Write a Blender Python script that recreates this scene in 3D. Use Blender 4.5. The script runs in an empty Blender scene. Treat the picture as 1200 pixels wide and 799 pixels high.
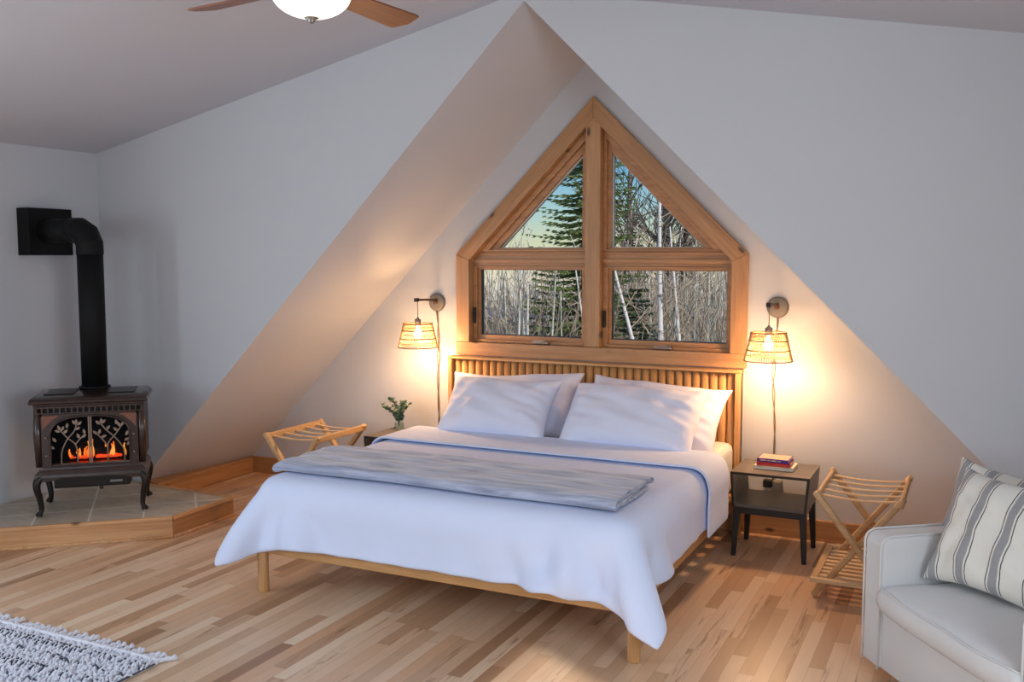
import bpy, bmesh, math, random
import numpy as np
from mathutils import Vector, Matrix, noise
from mathutils.bvhtree import BVHTree
random.seed(7)
PI = math.pi
SC = bpy.context.scene
COL = SC.collection

# ------------------------------------------------------------------ materials
def s2l(c):
    return tuple(((x/255)/12.92 if x/255 <= .04045 else ((x/255+.055)/1.055)**2.4) for x in c)

class NT:
    def __init__(self, name):
        self.m = bpy.data.materials.new(name); self.m.use_nodes = True
        self.t = self.m.node_tree; self.n = self.t.nodes; self.n.clear()
        self.out = self.n.new('ShaderNodeOutputMaterial')
        self.b = self.n.new('ShaderNodeBsdfPrincipled')
        self.link(self.b.outputs[0], self.out.inputs[0])
    def link(self, a, b): self.t.links.new(a, b)
    def node(self, typ, ins=None, **kw):
        x = self.n.new(typ)
        for k, v in kw.items(): setattr(x, k, v)
        for k, v in (ins or {}).items():
            if hasattr(v, 'is_linked') or isinstance(v, bpy.types.NodeSocket): self.link(v, x.inputs[k])
            else: x.inputs[k].default_value = v
        return x
    def math(self, op, a, b=0.0, c=0.0):
        x = self.n.new('ShaderNodeMath'); x.operation = op
        for i, v in enumerate((a, b, c)):
            if isinstance(v, bpy.types.NodeSocket): self.link(v, x.inputs[i])
            else: x.inputs[i].default_value = v
        return x.outputs[0]
    def mix(self, f, a, b, blend='MIX'):
        x = self.n.new('ShaderNodeMix'); x.data_type = 'RGBA'; x.blend_type = blend
        for i, v in ((0, f), (6, a), (7, b)):
            if isinstance(v, bpy.types.NodeSocket): self.link(v, x.inputs[i])
            else: x.inputs[i].default_value = v if i == 0 else (*v, 1) if len(v) == 3 else v
        return x.outputs[2]
    def ramp(self, f, stops, interp='LINEAR'):
        x = self.n.new('ShaderNodeValToRGB'); x.color_ramp.interpolation = interp
        e = x.color_ramp.elements
        while len(e) < len(stops): e.new(.5)
        for i, (p, c) in enumerate(stops):
            e[i].position = p; e[i].color = (*c, 1) if len(c) == 3 else c
        self.link(f, x.inputs[0]); return x.outputs[0]
    def coords(self, scale=(1,1,1), rot=(0,0,0), loc=(0,0,0)):
        tc = self.n.new('ShaderNodeTexCoord')
        mp = self.node('ShaderNodeMapping', {'Vector': tc.outputs['Object'], 'Scale': scale, 'Rotation': rot, 'Location': loc})
        return mp.outputs[0]
    def noise(self, vec, scale=5, detail=4, rough=.55, dist=0):
        return self.node('ShaderNodeTexNoise', {'Vector': vec, 'Scale': scale, 'Detail': detail, 'Roughness': rough, 'Distortion': dist}).outputs[0]
    def bump(self, h, strength=.2, dist=.01):
        x = self.node('ShaderNodeBump', {'Height': h, 'Strength': strength, 'Distance': dist})
        self.link(x.outputs[0], self.b.inputs['Normal'])
    def set(self, **kw):
        for k, v in kw.items():
            k = {'color':'Base Color','rough':'Roughness','metal':'Metallic','spec':'Specular IOR Level','trans':'Transmission Weight','emit':'Emission Color','estr':'Emission Strength','coat':'Coat Weight','coatr':'Coat Roughness','sheen':'Sheen Weight','sss':'Subsurface Weight'}.get(k, k)
            s = self.b.inputs[k]
            if isinstance(v, bpy.types.NodeSocket): self.link(v, s)
            else: s.default_value = (*v, 1) if isinstance(v, tuple) and len(v) == 3 else v
        return self

def plain(name, rgb, rough=.5, metal=0, var=.06, scale=8, bump=0, bscale=200, **kw):
    t = NT(name); v = t.coords()
    c = s2l(rgb)
    n = t.noise(v, scale)
    col = t.ramp(n, [(.3, tuple(x*(1-var) for x in c)), (.7, tuple(min(1, x*(1+var)) for x in c))])
    t.set(color=col, rough=rough, metal=metal, **kw)
    if bump: t.bump(t.noise(v, bscale, 2), bump, .003)
    return t.m

def wood(name, light, dark, axis='X', scale=1.0, rough=.45, knots=False, contrast=1.0):
    t = NT(name)
    long_, across = 1.6*scale, 26*scale
    sc = {'X': (long_, across, across), 'Y': (across, long_, across), 'Z': (across, across, long_)}[axis]
    v = t.coords(sc)
    n1 = t.noise(v, 1.0, 5, .6, .6)
    n2 = t.noise(t.coords(tuple(x*4 for x in sc)), 1.0, 3, .6)
    f = t.math('ADD', t.math('MULTIPLY', n1, .75), t.math('MULTIPLY', n2, .25))
    lo, hi = s2l(dark), s2l(light)
    col = t.ramp(f, [(.5-.2/contrast, lo), (.5+.16/contrast, hi)])
    if knots:
        ks = {'X': (5, 1.5, 12), 'Y': (1.5, 5, 12), 'Z': (12, 1.5, 5)}[axis]
        vo = t.node('ShaderNodeTexVoronoi', {'Vector': t.coords(ks), 'Scale': 1.0, 'Randomness': 1.0})
        d = t.ramp(vo.outputs['Distance'], [(.09, (1,1,1)), (.19, (0,0,0))])
        pick = t.math('GREATER_THAN', t.node('ShaderNodeSeparateColor', {'Color': vo.outputs['Color']}).outputs[0], .5)
        col = t.mix(t.math('MULTIPLY', d, pick), col, tuple(x*.28 for x in lo))
    t.set(color=col, rough=rough); t.bump(n2, .05, .002)
    return t.m

def fabric(name, rgb, var=.05, weave=450, bump=.25, rough=.9, scale=5, sheen=.15):
    t = NT(name); v = t.coords(); c = s2l(rgb)
    n = t.noise(v, scale, 3)
    w = t.noise(t.coords((weave, weave, weave)), 1.0, 1)
    f = t.math('ADD', t.math('MULTIPLY', n, .7), t.math('MULTIPLY', w, .3))
    t.set(color=t.ramp(f, [(.35, tuple(x*(1-var) for x in c)), (.65, tuple(min(1, x*(1+var)) for x in c))]), rough=rough, sheen=sheen)
    t.bump(w, bump, .001)
    return t.m

def floor_mat():
    t = NT('maple_strip_floor')
    tc = t.n.new('ShaderNodeTexCoord')
    sp = t.node('ShaderNodeSeparateXYZ', {0: tc.outputs['Object']})
    X, Y = sp.outputs[0], sp.outputs[1]
    xs = t.math('DIVIDE', X, .062)
    row = t.math('FLOOR', xs); fx = t.math('FRACT', xs)
    rr = t.node('ShaderNodeTexWhiteNoise', {'W': row}, noise_dimensions='1D').outputs[0]
    ys = t.math('ADD', t.math('DIVIDE', Y, .80), t.math('MULTIPLY', rr, 17.3))
    cell = t.math('FLOOR', ys); fy = t.math('FRACT', ys)
    cid = t.node('ShaderNodeCombineXYZ', {0: row, 1: cell, 2: 0.0}).outputs[0]
    wn = t.node('ShaderNodeTexWhiteNoise', {'Vector': cid}, noise_dimensions='3D')
    rid = wn.outputs[0]
    base = t.ramp(rid, [(0, s2l((158,118,86))), (.13, s2l((190,150,116))), (.35, s2l((217,182,149))), (.6, s2l((231,200,169))), (.8, s2l((212,169,132))), (1, s2l((238,213,184)))])
    off = t.node('ShaderNodeVectorMath', {0: wn.outputs[1], 1: (37.0, 53.0, 11.0)}, operation='MULTIPLY').outputs[0]
    gv = t.node('ShaderNodeVectorMath', {0: t.coords((30, 1.9, 1)), 1: off}, operation='ADD').outputs[0]
    g1 = t.noise(gv, 1.0, 5, .62, .9)
    gv2 = t.node('ShaderNodeVectorMath', {0: t.coords((190, 5, 1)), 1: off}, operation='ADD').outputs[0]
    g2 = t.noise(gv2, 1.0, 3, .6)
    streak = t.ramp(g1, [(.56, (0,0,0)), (.70, (1,1,1))])
    heart = t.math('MULTIPLY', streak, t.math('ADD', .12, t.math('MULTIPLY', t.math('GREATER_THAN', t.node('ShaderNodeSeparateColor', {0: wn.outputs[1]}).outputs[1], .55), .75)))
    col = t.mix(heart, base, s2l((134,94,62)))
    col = t.mix(t.math('MULTIPLY', t.math('SUBTRACT', g2, .35), .4), col, s2l((170,128,94)))
    # thin joints between strips and butt ends
    ex = t.math('MINIMUM', fx, t.math('SUBTRACT', 1.0, fx))
    ey = t.math('MULTIPLY', t.math('MINIMUM', fy, t.math('SUBTRACT', 1.0, fy)), 10.0)
    gap = t.ramp(t.math('MINIMUM', ex, ey), [(.008, (1,1,1)), (.03, (0,0,0))])
    col = t.mix(t.math('MULTIPLY', gap, .3), col, s2l((84,54,34)))
    t.set(color=col, rough=t.ramp(g1, [(0, (.30,)*3), (1, (.44,)*3)]), coat=.15, coatr=.25)
    t.bump(t.math('SUBTRACT', t.math('MULTIPLY', g2, .2), gap), .12, .002)
    return t.m

def tile_mat():
    t = NT('beige_stone_tile')
    v = t.coords((1,1,1), (0,0,-math.radians(45)), (.03,.075,0))
    br = t.node('ShaderNodeTexBrick', {'Vector': v, 'Scale': 1.0, 'Mortar Size': .006, 'Mortar Smooth': .1, 'Bias': 0.0, 'Brick Width': .305, 'Row Height': .305,
        'Color1': (*s2l((196,184,166)), 1), 'Color2': (*s2l((180,168,150)), 1), 'Mortar': (*s2l((205,200,190)), 1)}, offset=0.0)
    n = t.noise(t.coords((3,9,3), (0,0,.5)), 2.2, 5, .6, .8)
    col = t.mix(t.math('MULTIPLY', t.ramp(n, [(.42, (0,0,0)), (.68, (1,1,1))]), .5), br.outputs[0], s2l((152,140,124)))
    col = t.mix(br.outputs[1], col, s2l((226,220,210)))
    t.set(color=col, rough=.42); t.bump(t.math('SUBTRACT', n, t.math('MULTIPLY', br.outputs[1], .8)), .15, .004)
    return t.m

def birch_mat(name, base, mark, amount=.60):
    t = NT(name)
    n = t.noise(t.coords((7,7,26)), 1.0, 4, .65)
    n2 = t.noise(t.coords((2,2,2)), 2.0, 3)
    c = t.ramp(n, [(amount-.03, s2l(base)), (amount+.05, s2l(mark))])
    c = t.mix(t.math('MULTIPLY', n2, .3), c, tuple(x*.6 for x in s2l(base)))
    t.set(color=c, rough=.85); t.bump(n, .3, .01)
    return t.m

def stripe_mat():
    # cream linen with grey bands edged by thin dark lines, running along local Y
    t = NT('striped_linen')
    tc = t.n.new('ShaderNodeTexCoord'); sp = t.node('ShaderNodeSeparateXYZ', {0: tc.outputs['Object']})
    x = sp.outputs[0]
    nz = t.noise(t.coords((60,60,60)), 1, 2)
    x = t.math('ADD', x, t.math('MULTIPLY', t.math('SUBTRACT', nz, .5), .003))
    u = t.math('FRACT', t.math('ADD', t.math('DIVIDE', x, .135), .20))
    d = t.math('ABSOLUTE', t.math('SUBTRACT', u, .5))
    band = t.ramp(d, [(.118, (1,1,1)), (.128, (0,0,0))])
    ln = t.math('MULTIPLY', t.ramp(d, [(.170, (0,0,0)), (.178, (1,1,1))]), t.ramp(d, [(.200, (1,1,1)), (.208, (0,0,0))]))
    w = t.noise(t.coords((500,90,500)), 1, 2)
    c = t.mix(t.math('MULTIPLY', band, t.math('ADD', .62, t.math('MULTIPLY', w, .6))), s2l((226,222,212)), s2l((146,146,148)))
    c = t.mix(ln, c, s2l((62,60,64)))
    t.set(color=c, rough=.95, sheen=.1); t.bump(w, .2, .001)
    return t.m

M = {}
M['wall'] = plain('white_wall_paint', (198,199,203), .75, var=.012, scale=2, bump=.03, bscale=300)
M['ceil'] = plain('ceiling_paint', (196,195,201), .8, var=.012, scale=2, bump=.03, bscale=300)
M['floor'] = floor_mat()
M['tile'] = tile_mat()
PL, PD = (192,145,98), (154,109,68)
for a in 'XYZ':
    M['pine'+a] = wood('knotty_pine_'+a, PL, PD, a, 1.0, .4, True)
    M['oak'+a] = wood('bed_oak_'+a, (210,162,108), (174,124,76), a, 1.3, .45)
    M['rack'+a] = wood('rack_beech_'+a, (210,174,126), (176,136,92), a, 1.3, .4)
M['pinelightX'] = wood('pale_pine', (222,176,128), (190,134,88), 'X', 1.0, .45, True)
M['rackpale'] = wood('pale_beech_slat', (230,200,158), (208,170,122), 'X', 1.3, .45)
M['fan'] = wood('fan_blade_walnut', (150,88,48), (104,56,28), 'X', 1.2, .4)
M['sash'] = wood('sash_wood', (190,138,90), (152,104,62), 'X', 1.0, .4)
M['duvet'] = fabric('white_duvet_blue_cast', (214,224,249), .015, 500, .08, .85, 3, .1)  # white cotton; the blue cast of the light is put into its base colour
M['sheet'] = fabric('mattress_fabric', (216,212,208), .04, 300, .3)
M['pillow'] = fabric('white_pillow_blue_cast', (226,227,243), .015, 500, .08, .85, 3, .1)  # white cotton with a fainter cool light cast mixed into the colour
def throw_mat():
    t = NT('grey_plush_throw'); n = t.noise(t.coords((3,26,26)), 1.0, 4, .6, .5); w = t.noise(t.coords((160,160,160)), 1.0, 2)
    t.set(color=t.ramp(n, [(.36, s2l((132,138,160))), (.5, s2l((164,170,190))), (.64, s2l((190,196,214)))]), rough=.9, sheen=.4); t.bump(w, .4, .001); return t.m
M['throw'] = throw_mat()
M['chair'] = fabric('pale_grey_upholstery', (214,213,212), .03, 380, .3, .95, 4, .2)
M['chairseam'] = fabric('upholstery_piping', (170,170,176), .03, 380, .3)
M['stripe'] = stripe_mat()
M['rug'] = fabric('white_wool', (226,228,238), .07, 90, .6, .98, 30, .3)
M['rugdark'] = fabric('charcoal_yarn', (62,66,82), .15, 120, .5, .98, 30)
M['ns'] = wood('grey_brown_veneer', (114,104,96), (86,78,71), 'X', 1.6, .38)
M['black'] = plain('black_painted_wood', (26,23,22), .35)
M['pipe'] = plain('matt_black_steel', (7,7,8), .65, 0, spec=.25)
M['iron'] = plain('brown_enamel_iron', (58,40,33), .28, .4, var=.3, scale=18, bump=.15, bscale=60, coat=.5, coatr=.15)
M['irondark'] = plain('dark_cast_iron', (34,27,25), .35, .4, var=.25, scale=20)
M['bronze'] = plain('aged_bronze_grille', (150,128,112), .35, .7, var=.2, scale=30)
M['copper'] = plain('copper_spandrel', (126,84,68), .4, .5, var=.15, scale=30)
M['firebox'] = plain('sooty_firebox', (16,15,18), .8)
M['log'] = plain('charred_log', (60,40,30), .9, var=.5, scale=25, bump=.5, bscale=40)
M['nickel'] = plain('brushed_nickel', (150,146,140), .35, .8)
M['pewter'] = plain('weathered_grey_disc', (120,116,110), .55, .3, var=.15, scale=30)
M['armwood'] = wood('dark_arm_wood', (96,68,46), (70,46,30), 'Y', 1.5, .45)
M['rattan'] = plain('natural_rattan', (198,164,116), .6, var=.15, scale=40)
M['rattanrim'] = plain('brown_rattan_rim', (122,82,44), .6, var=.15, scale=40)
M['cord'] = plain('twisted_cloth_cord', (128,104,78), .8)
M['leaf'] = plain('eucalyptus_leaf', (96,120,96), .5, var=.3, scale=60)
M['stem'] = plain('eucalyptus_stem', (96,88,60), .6)
M['paper'] = plain('book_pages', (226,216,198), .8)
M['cream'] = plain('cream_cover', (214,208,194), .5)
M['red'] = plain('red_cover', (186,44,40), .45)
M['purple'] = plain('purple_cover', (74,48,140), .45)
M['pink'] = plain('pale_cover_art', (206,168,150), .5, var=.35, scale=50)
M['plastic'] = plain('white_plastic', (228,226,220), .4)
M['greyplastic'] = plain('grey_plastic', (120,118,116), .45)
M['blackplastic'] = plain('black_plastic', (20,20,20), .4)
def glass(name, rough=0.0, tint=(1,1,1)):
    # thin architectural pane: mostly clear with a faint mirror reflection
    m = bpy.data.materials.new(name); m.use_nodes = True; t = m.node_tree; t.nodes.clear()
    o = t.nodes.new('ShaderNodeOutputMaterial'); mx = t.nodes.new('ShaderNodeMixShader')
    tr = t.nodes.new('ShaderNodeBsdfTransparent'); gl = t.nodes.new('ShaderNodeBsdfGlossy'); fr = t.nodes.new('ShaderNodeFresnel')
    tr.inputs[0].default_value = (*tint, 1); gl.inputs['Roughness'].default_value = rough; fr.inputs[0].default_value = 1.06
    t.links.new(fr.outputs[0], mx.inputs[0]); t.links.new(tr.outputs[0], mx.inputs[1]); t.links.new(gl.outputs[0], mx.inputs[2]); t.links.new(mx.outputs[0], o.inputs[0])
    return m
M['glass'] = glass('window_glass', 0, (.97,.985,.98))
M['stoveglass'] = glass('stove_glass', .02, (.8,.8,.82))
M['vaseglass'] = glass('vase_glass', .02, (.88,.92,.9))
def emit(name, rgb, s):
    t = NT(name); t.set(color=rgb, emit=rgb, estr=s, rough=.3); return t.m
M['bulb'] = emit('warm_bulb', (1,.78,.50), 12)
M['bowl'] = emit('frosted_lit_glass', (1,.95,.84), 1.15)
def flame_mat():
    t = NT('gas_flame')
    n = t.noise(t.coords((20,20,9)), 1, 3)
    c = t.ramp(n, [(.3, (1,.10,.01)), (.55, (1,.30,.04)), (.75, (1,.62,.16))])
    t.set(color=(0,0,0), emit=c, estr=1.7, rough=1); return t.m
M['flame'] = flame_mat()
M['ember'] = emit('glowing_ember', (1,.10,.02), .9)
M['birch'] = birch_mat('white_birch_bark', (222,216,212), (70,62,60), .60)
M['poplar'] = birch_mat('pale_poplar_bark', (206,206,192), (110,104,92), .6)
M['bark'] = birch_mat('grey_brown_bark', (158,144,132), (92,80,72), .52)
M['twig'] = plain('bare_twig', (186,166,146), .9, var=.5, scale=5)
M['needle'] = plain('spruce_needles', (118,134,78), .7, var=.4, scale=1.5)
M['needledark'] = plain('dark_spruce_needles', (62,78,54), .7, var=.35, scale=1.5)
M['darktwig'] = plain('dark_bare_twig', (104,92,84), .9, var=.3, scale=4)
M['litter'] = plain('leaf_litter', (96,82,68), .95, var=.35, scale=1.2)
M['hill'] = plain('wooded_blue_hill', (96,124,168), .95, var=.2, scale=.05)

# ------------------------------------------------------------------ mesh builder
class MB:
    def __init__(self): self.bm = bmesh.new(); self.mats = []
    def _new(self, geom_verts, smooth=False):
        if smooth:
            for f in {f for v in geom_verts for f in v.link_faces}: f.smooth = True
    def box(self, x0, x1, y0, y1, z0, z1, bev=0, seg=2):
        r = bmesh.ops.create_cube(self.bm, size=1)
        vs = r['verts']
        for v in vs:
            v.co = Vector(((x0+x1)/2+v.co.x*(x1-x0), (y0+y1)/2+v.co.y*(y1-y0), (z0+z1)/2+v.co.z*(z1-z0)))
        if bev:
            es = list({e for v in vs for e in v.link_edges})
            bmesh.ops.bevel(self.bm, geom=es, offset=bev, segments=seg, profile=.5, affect='EDGES')
        return self
    def bar(self, a, b, w, t, up=(0,0,1), w2=None, t2=None, bev=0):
        a, b = Vector(a), Vector(b); d = (b-a).normalized(); up = Vector(up)
        s = d.cross(up)
        if s.length < 1e-4: s = d.cross(Vector((1,0,0)))
        s.normalize(); u = s.cross(d).normalized()
        w2 = w if w2 is None else w2; t2 = t if t2 is None else t2
        vs = []
        for p, ww, tt in ((a, w, t), (b, w2, t2)):
            for i, j in ((-1,-1),(1,-1),(1,1),(-1,1)): vs.append(self.bm.verts.new(p+s*ww/2*i+u*tt/2*j))
        fs = [(3,2,1,0),(4,5,6,7),(0,1,5,4),(1,2,6,5),(2,3,7,6),(3,0,4,7)]
        faces = [self.bm.faces.new([vs[k] for k in f]) for f in fs]
        if bev:
            bmesh.ops.bevel(self.bm, geom=list({e for f in faces for e in f.edges}), offset=bev, segments=2, profile=.5, affect='EDGES')
        return self
    def tube(self, pts, r, seg=8, cap=True, smooth=True):
        pts = [Vector(p) for p in pts]; n = len(pts)
        rs = r if isinstance(r, (list, tuple)) else [r]*n
        rings = []; ref = None
        for i, p in enumerate(pts):
            d = (pts[min(i+1,n-1)]-pts[max(i-1,0)])
            if d.length < 1e-9: d = Vector((0,0,1))
            d.normalize()
            if ref is None:
                ref = Vector((0,0,1)) if abs(d.z) < .9 else Vector((1,0,0))
            s = d.cross(ref)
            if s.length < 1e-3: s = d.cross(Vector((0,1,0)))
            s.normalize(); u = s.cross(d).normalized(); ref = u
            rings.append([self.bm.verts.new(p+(s*math.cos(2*PI*k/seg)+u*math.sin(2*PI*k/seg))*rs[i]) for k in range(seg)])
        for i in range(n-1):
            for k in range(seg):
                f = self.bm.faces.new((rings[i][k], rings[i][(k+1)%seg], rings[i+1][(k+1)%seg], rings[i+1][k])); f.smooth = smooth
        if cap and seg > 2:
            self.bm.faces.new(rings[0][::-1]); self.bm.faces.new(rings[-1])
        return self
    def lathe(self, prof, c=(0,0,0), seg=32, axis='Z', smooth=True, M4=None):
        rings = []
        for (r, h) in prof:
            ring = []
            for k in range(seg):
                a = 2*PI*k/seg
                p = {'Z': (r*math.cos(a), r*math.sin(a), h), 'Y': (r*math.cos(a), h, -r*math.sin(a)), 'X': (h, r*math.cos(a), r*math.sin(a))}[axis]
                p = Vector(p)
                if M4: p = M4 @ p
                ring.append(self.bm.verts.new(p+Vector(c)))
            rings.append(ring)
        for i in range(len(rings)-1):
            for k in range(seg):
                f = self.bm.faces.new((rings[i][k], rings[i][(k+1)%seg], rings[i+1][(k+1)%seg], rings[i+1][k])); f.smooth = smooth
        if prof[0][0] > 1e-5: self.bm.faces.new(rings[0][::-1])
        if prof[-1][0] > 1e-5: self.bm.faces.new(rings[-1])
        return self
    def prism(self, poly, lo, hi, axis='Y'):
        def mk(p, h): return {'Y': Vector((p[0], h, p[1])), 'Z': Vector((p[0], p[1], h)), 'X': Vector((h, p[0], p[1]))}[axis]
        a = [self.bm.verts.new(mk(p, lo)) for p in poly]; b = [self.bm.verts.new(mk(p, hi)) for p in poly]
        self.bm.faces.new(a); self.bm.faces.new(b[::-1])
        n = len(poly)
        for i in range(n): self.bm.faces.new((a[i], a[(i+1)%n], b[(i+1)%n], b[i]))
        return self
    def ring(self, outer, inner, y0, y1):
        n = len(outer)
        def V(p, y): return self.bm.verts.new((p[0], y, p[1]))
        o0 = [V(p,y0) for p in outer]; i0 = [V(p,y0) for p in inner]; o1 = [V(p,y1) for p in outer]; i1 = [V(p,y1) for p in inner]
        for k in range(n):
            l = (k+1)%n
            for q in ((o0[k],o0[l],i0[l],i0[k]), (o1[k],i1[k],i1[l],o1[l]), (o0[k],o1[k],o1[l],o0[l]), (i0[k],i0[l],i1[l],i1[k])): self.bm.faces.new(q)
        return self
    def hexa(self, c8):
        vs = [self.bm.verts.new(c) for c in c8]
        for f in ((3,2,1,0),(4,5,6,7),(0,1,5,4),(1,2,6,5),(2,3,7,6),(3,0,4,7)): self.bm.faces.new([vs[k] for k in f])
        return self
    def face(self, pts, smooth=False):
        f = self.bm.faces.new([self.bm.verts.new(p) for p in pts]); f.smooth = smooth; return self
    def grid(self, P, closed=False, smooth=True):
        ny, nx = len(P), len(P[0])
        V = [[self.bm.verts.new(p) for p in row] for row in P]
        for j in range(ny-1):
            for i in range(nx-1+(1 if closed else 0)):
                f = self.bm.faces.new((V[j][i], V[j][(i+1)%nx], V[j+1][(i+1)%nx], V[j+1][i])); f.smooth = smooth
        return V
    def build(self, name, mat, parent=None, world=False, normals=True, smooth=None):
        if normals: bmesh.ops.recalc_face_normals(self.bm, faces=self.bm.faces[:])
        if smooth is not None:
            for f in self.bm.faces: f.smooth = smooth
        me = bpy.data.meshes.new(name); self.bm.to_mesh(me); self.bm.free()
        if world and parent is not None:
            me.transform(root_matrix(parent).inverted())
        me.materials.append(M[mat] if isinstance(mat, str) else mat)
        o = bpy.data.objects.new(name, me); COL.objects.link(o)
        if parent is not None: o.parent = parent
        return o

def root_matrix(o):
    m = Matrix.Identity(4)
    while o is not None:
        m = (Matrix.Translation(o.location) @ o.rotation_euler.to_matrix().to_4x4()) @ m; o = o.parent
    return m
def tag(o, label=None, cat=None, group=None, kind=None):
    for k, v in (('label', label), ('category', cat), ('group', group), ('kind', kind)):
        if v: o[k] = v
    return o
def thing(name, label, cat, loc=(0,0,0), rz=0, group=None):
    o = bpy.data.objects.new(name, None); COL.objects.link(o); o.empty_display_size = .1
    o.location = loc; o.rotation_euler = (0,0,rz); return tag(o, label, cat, group)
def struct(name, mb, mat, **kw):
    return tag(mb.build(name, mat, **kw), kind='structure')
def copy_tree(o, parent=None):
    c = o.copy(); COL.objects.link(c)
    if parent is not None: c.parent = parent
    for ch in list(o.children): copy_tree(ch, c)
    return c
def subsurf(o, lv=1):
    m = o.modifiers.new('Subdivision', 'SUBSURF'); m.levels = lv; m.render_levels = lv
def solid(o, t, off=1):
    m = o.modifiers.new('Solidify', 'SOLIDIFY'); m.thickness = t; m.offset = off
def bevel(o, w, seg=2):
    m = o.modifiers.new('Bevel', 'BEVEL'); m.width = w; m.segments = seg; m.limit_method = 'ANGLE'; m.angle_limit = .6
    o.modifiers.new('WN', 'WEIGHTED_NORMAL')

# ------------------------------------------------------------------ camera (27 deg left of the window wall's normal)
cam = bpy.data.cameras.new('camera'); co = bpy.data.objects.new('camera', cam); COL.objects.link(co)
cam.sensor_width = 36; cam.lens = 33.82; cam.clip_start = .05; cam.clip_end = 2000
Rm = Matrix(((0.90096858, 0.03814739, -0.43220411), (0.43388433, -0.07921374, 0.89747956), (0.0, -0.99612748, -0.08792065)))
# columns of Rm are image-right, image-down, view axis in world space
rx, dn, fw = Rm.col[0], Rm.col[1], Rm.col[2]
co.matrix_world = Matrix.Translation((0,0,1.68)) @ Matrix((rx, -dn, -fw)).transposed().to_4x4()
SC.camera = co
def ray(u, v): return (Rm @ Vector((u-600, v-399.5, 1127.32)))

# ------------------------------------------------------------------ room shell
WL, WR, YG, YW, YB = -5.506, 1.006, 4.82, 5.82, -3.0
CX, AP = -2.25, 3.10
def zc(x): return AP-.22*(CX-x) if x < CX else AP-.19*(x-CX)
struct('floor', MB().box(WL-.2, WR+.2, YB-.2, YW+.02, -.2, 0), 'floor')
mb = MB()
for a in ((YB-.15, .4, -.05, zc(WL)+.05), (2.0, YG+.1, -.05, zc(WL)+.05), (.4, 2.0, -.05, .8), (.4, 2.0, 2.1, zc(WL)+.05)): mb.box(WL-.15, WL, *a)
struct('wall_left', mb, 'wall')  # opening left for the added side window, out of view
# right wall with an opening for the added side window, out of view
mb = MB()
for a in ((YB-.15, .5, -.05, 2.6), (2.1, YG+.1, -.05, 2.6), (.5, 2.1, -.05, .8), (.5, 2.1, 2.1, 2.6)): mb.box(WR, WR+.15, *a)
struct('wall_right', mb, 'wall')
mb = MB()
def rake(x0, x1): return [(x0, -.05), (x1, -.05), (x1, zc(x1)+.05), (x0, zc(x0)+.05)]
for x0, x1 in ((WL-.15, -4.9), (-3.3, CX), (CX, -1.2), (.4, WR+.15)): mb.prism(rake(x0, x1), YB-.15, YB)
for x0, x1 in ((-4.9, -3.3), (-1.2, .4)):  # openings for the two added rear windows
    mb.box(x0, x1, YB-.15, YB, -.05, .7); mb.prism([(x0, 2.15), (x1, 2.15), (x1, zc(x1)+.05), (x0, zc(x0)+.05)], YB-.15, YB)
struct('wall_rear', mb, 'wall')
# gable wall with the tall A-shaped opening of the sleeping alcove
AO = 3.05
mb = MB(); t0 = YG; t1 = YG+.1
xl, xr, zk = CX-AO-.05, CX+AO+.05, -.05
for poly in ([(WL-.15, -.05), (xl, -.05), (xl, zc(xl)+.05), (WL-.15, zc(WL-.15)+.05)], [(xl, zk), (CX, AO), (CX, AP+.05), (xl, zc(xl)+.05)],
             [(CX, AO), (xr, zk), (xr, zc(xr)+.05), (CX, AP+.05)], [(xr, -.05), (WR+.15, -.05), (WR+.15, zc(WR+.15)+.05), (xr, zc(xr)+.05)]):
    mb.prism(poly, t0, t1)
bmesh.ops.remove_doubles(mb.bm, verts=mb.bm.verts[:], dist=1e-4)
struct('wall_gable', mb, 'wall')
mb = MB()
mb.prism([(WL-.2, zc(WL-.2)), (CX, AP), (WR+.2, zc(WR+.2)), (WR+.2, zc(WR+.2)+.15), (CX, AP+.16), (WL-.2, zc(WL-.2)+.15)], YB-.2, YG+.12)
struct('ceiling', mb, 'ceil')
# alcove slopes (apex line drops slightly towards the window wall)
AB = 2.93
def slope(sgn, name):
    y0, y1 = YG+.002, YW+.02
    o = .12; d = .05
    mb = MB().hexa([(CX+sgn*(AO+d), y0, -d), (CX+sgn*(AB+d), y1, -d), (CX, y1, AB), (CX, y0, AO),
                    (CX+sgn*(AO+d+o), y0, -d), (CX+sgn*(AB+d+o), y1, -d), (CX, y1, AB+o*1.4), (CX, y0, AO+o*1.4)])
    struct(name, mb, 'wall')
slope(-1, 'wall_alcove_left'); slope(1, 'wall_alcove_right')
# window wall, pieces around the window opening
WC = -2.222
hw, zb_, zs = .95, 1.05, 1.70          # rough opening half-width, sill, shoulder
za = zs+hw
y0, y1 = YW, YW+.17
mb = MB()
xa, xb = -5.4, 1.0
mb.prism([(xa, -.05), (xb, -.05), (xb, zb_), (xa, zb_)], y0, y1)
mb.prism([(xa, zb_), (WC-hw, zb_), (WC-hw, zs), (WC, za), (WC, 3.2), (xa, 3.2)], y0, y1)
mb.prism([(WC+hw, zb_), (xb, zb_), (xb, 3.2), (WC, 3.2), (WC, za), (WC+hw, zs)], y0, y1)
struct('wall_window', mb, 'wall')
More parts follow.
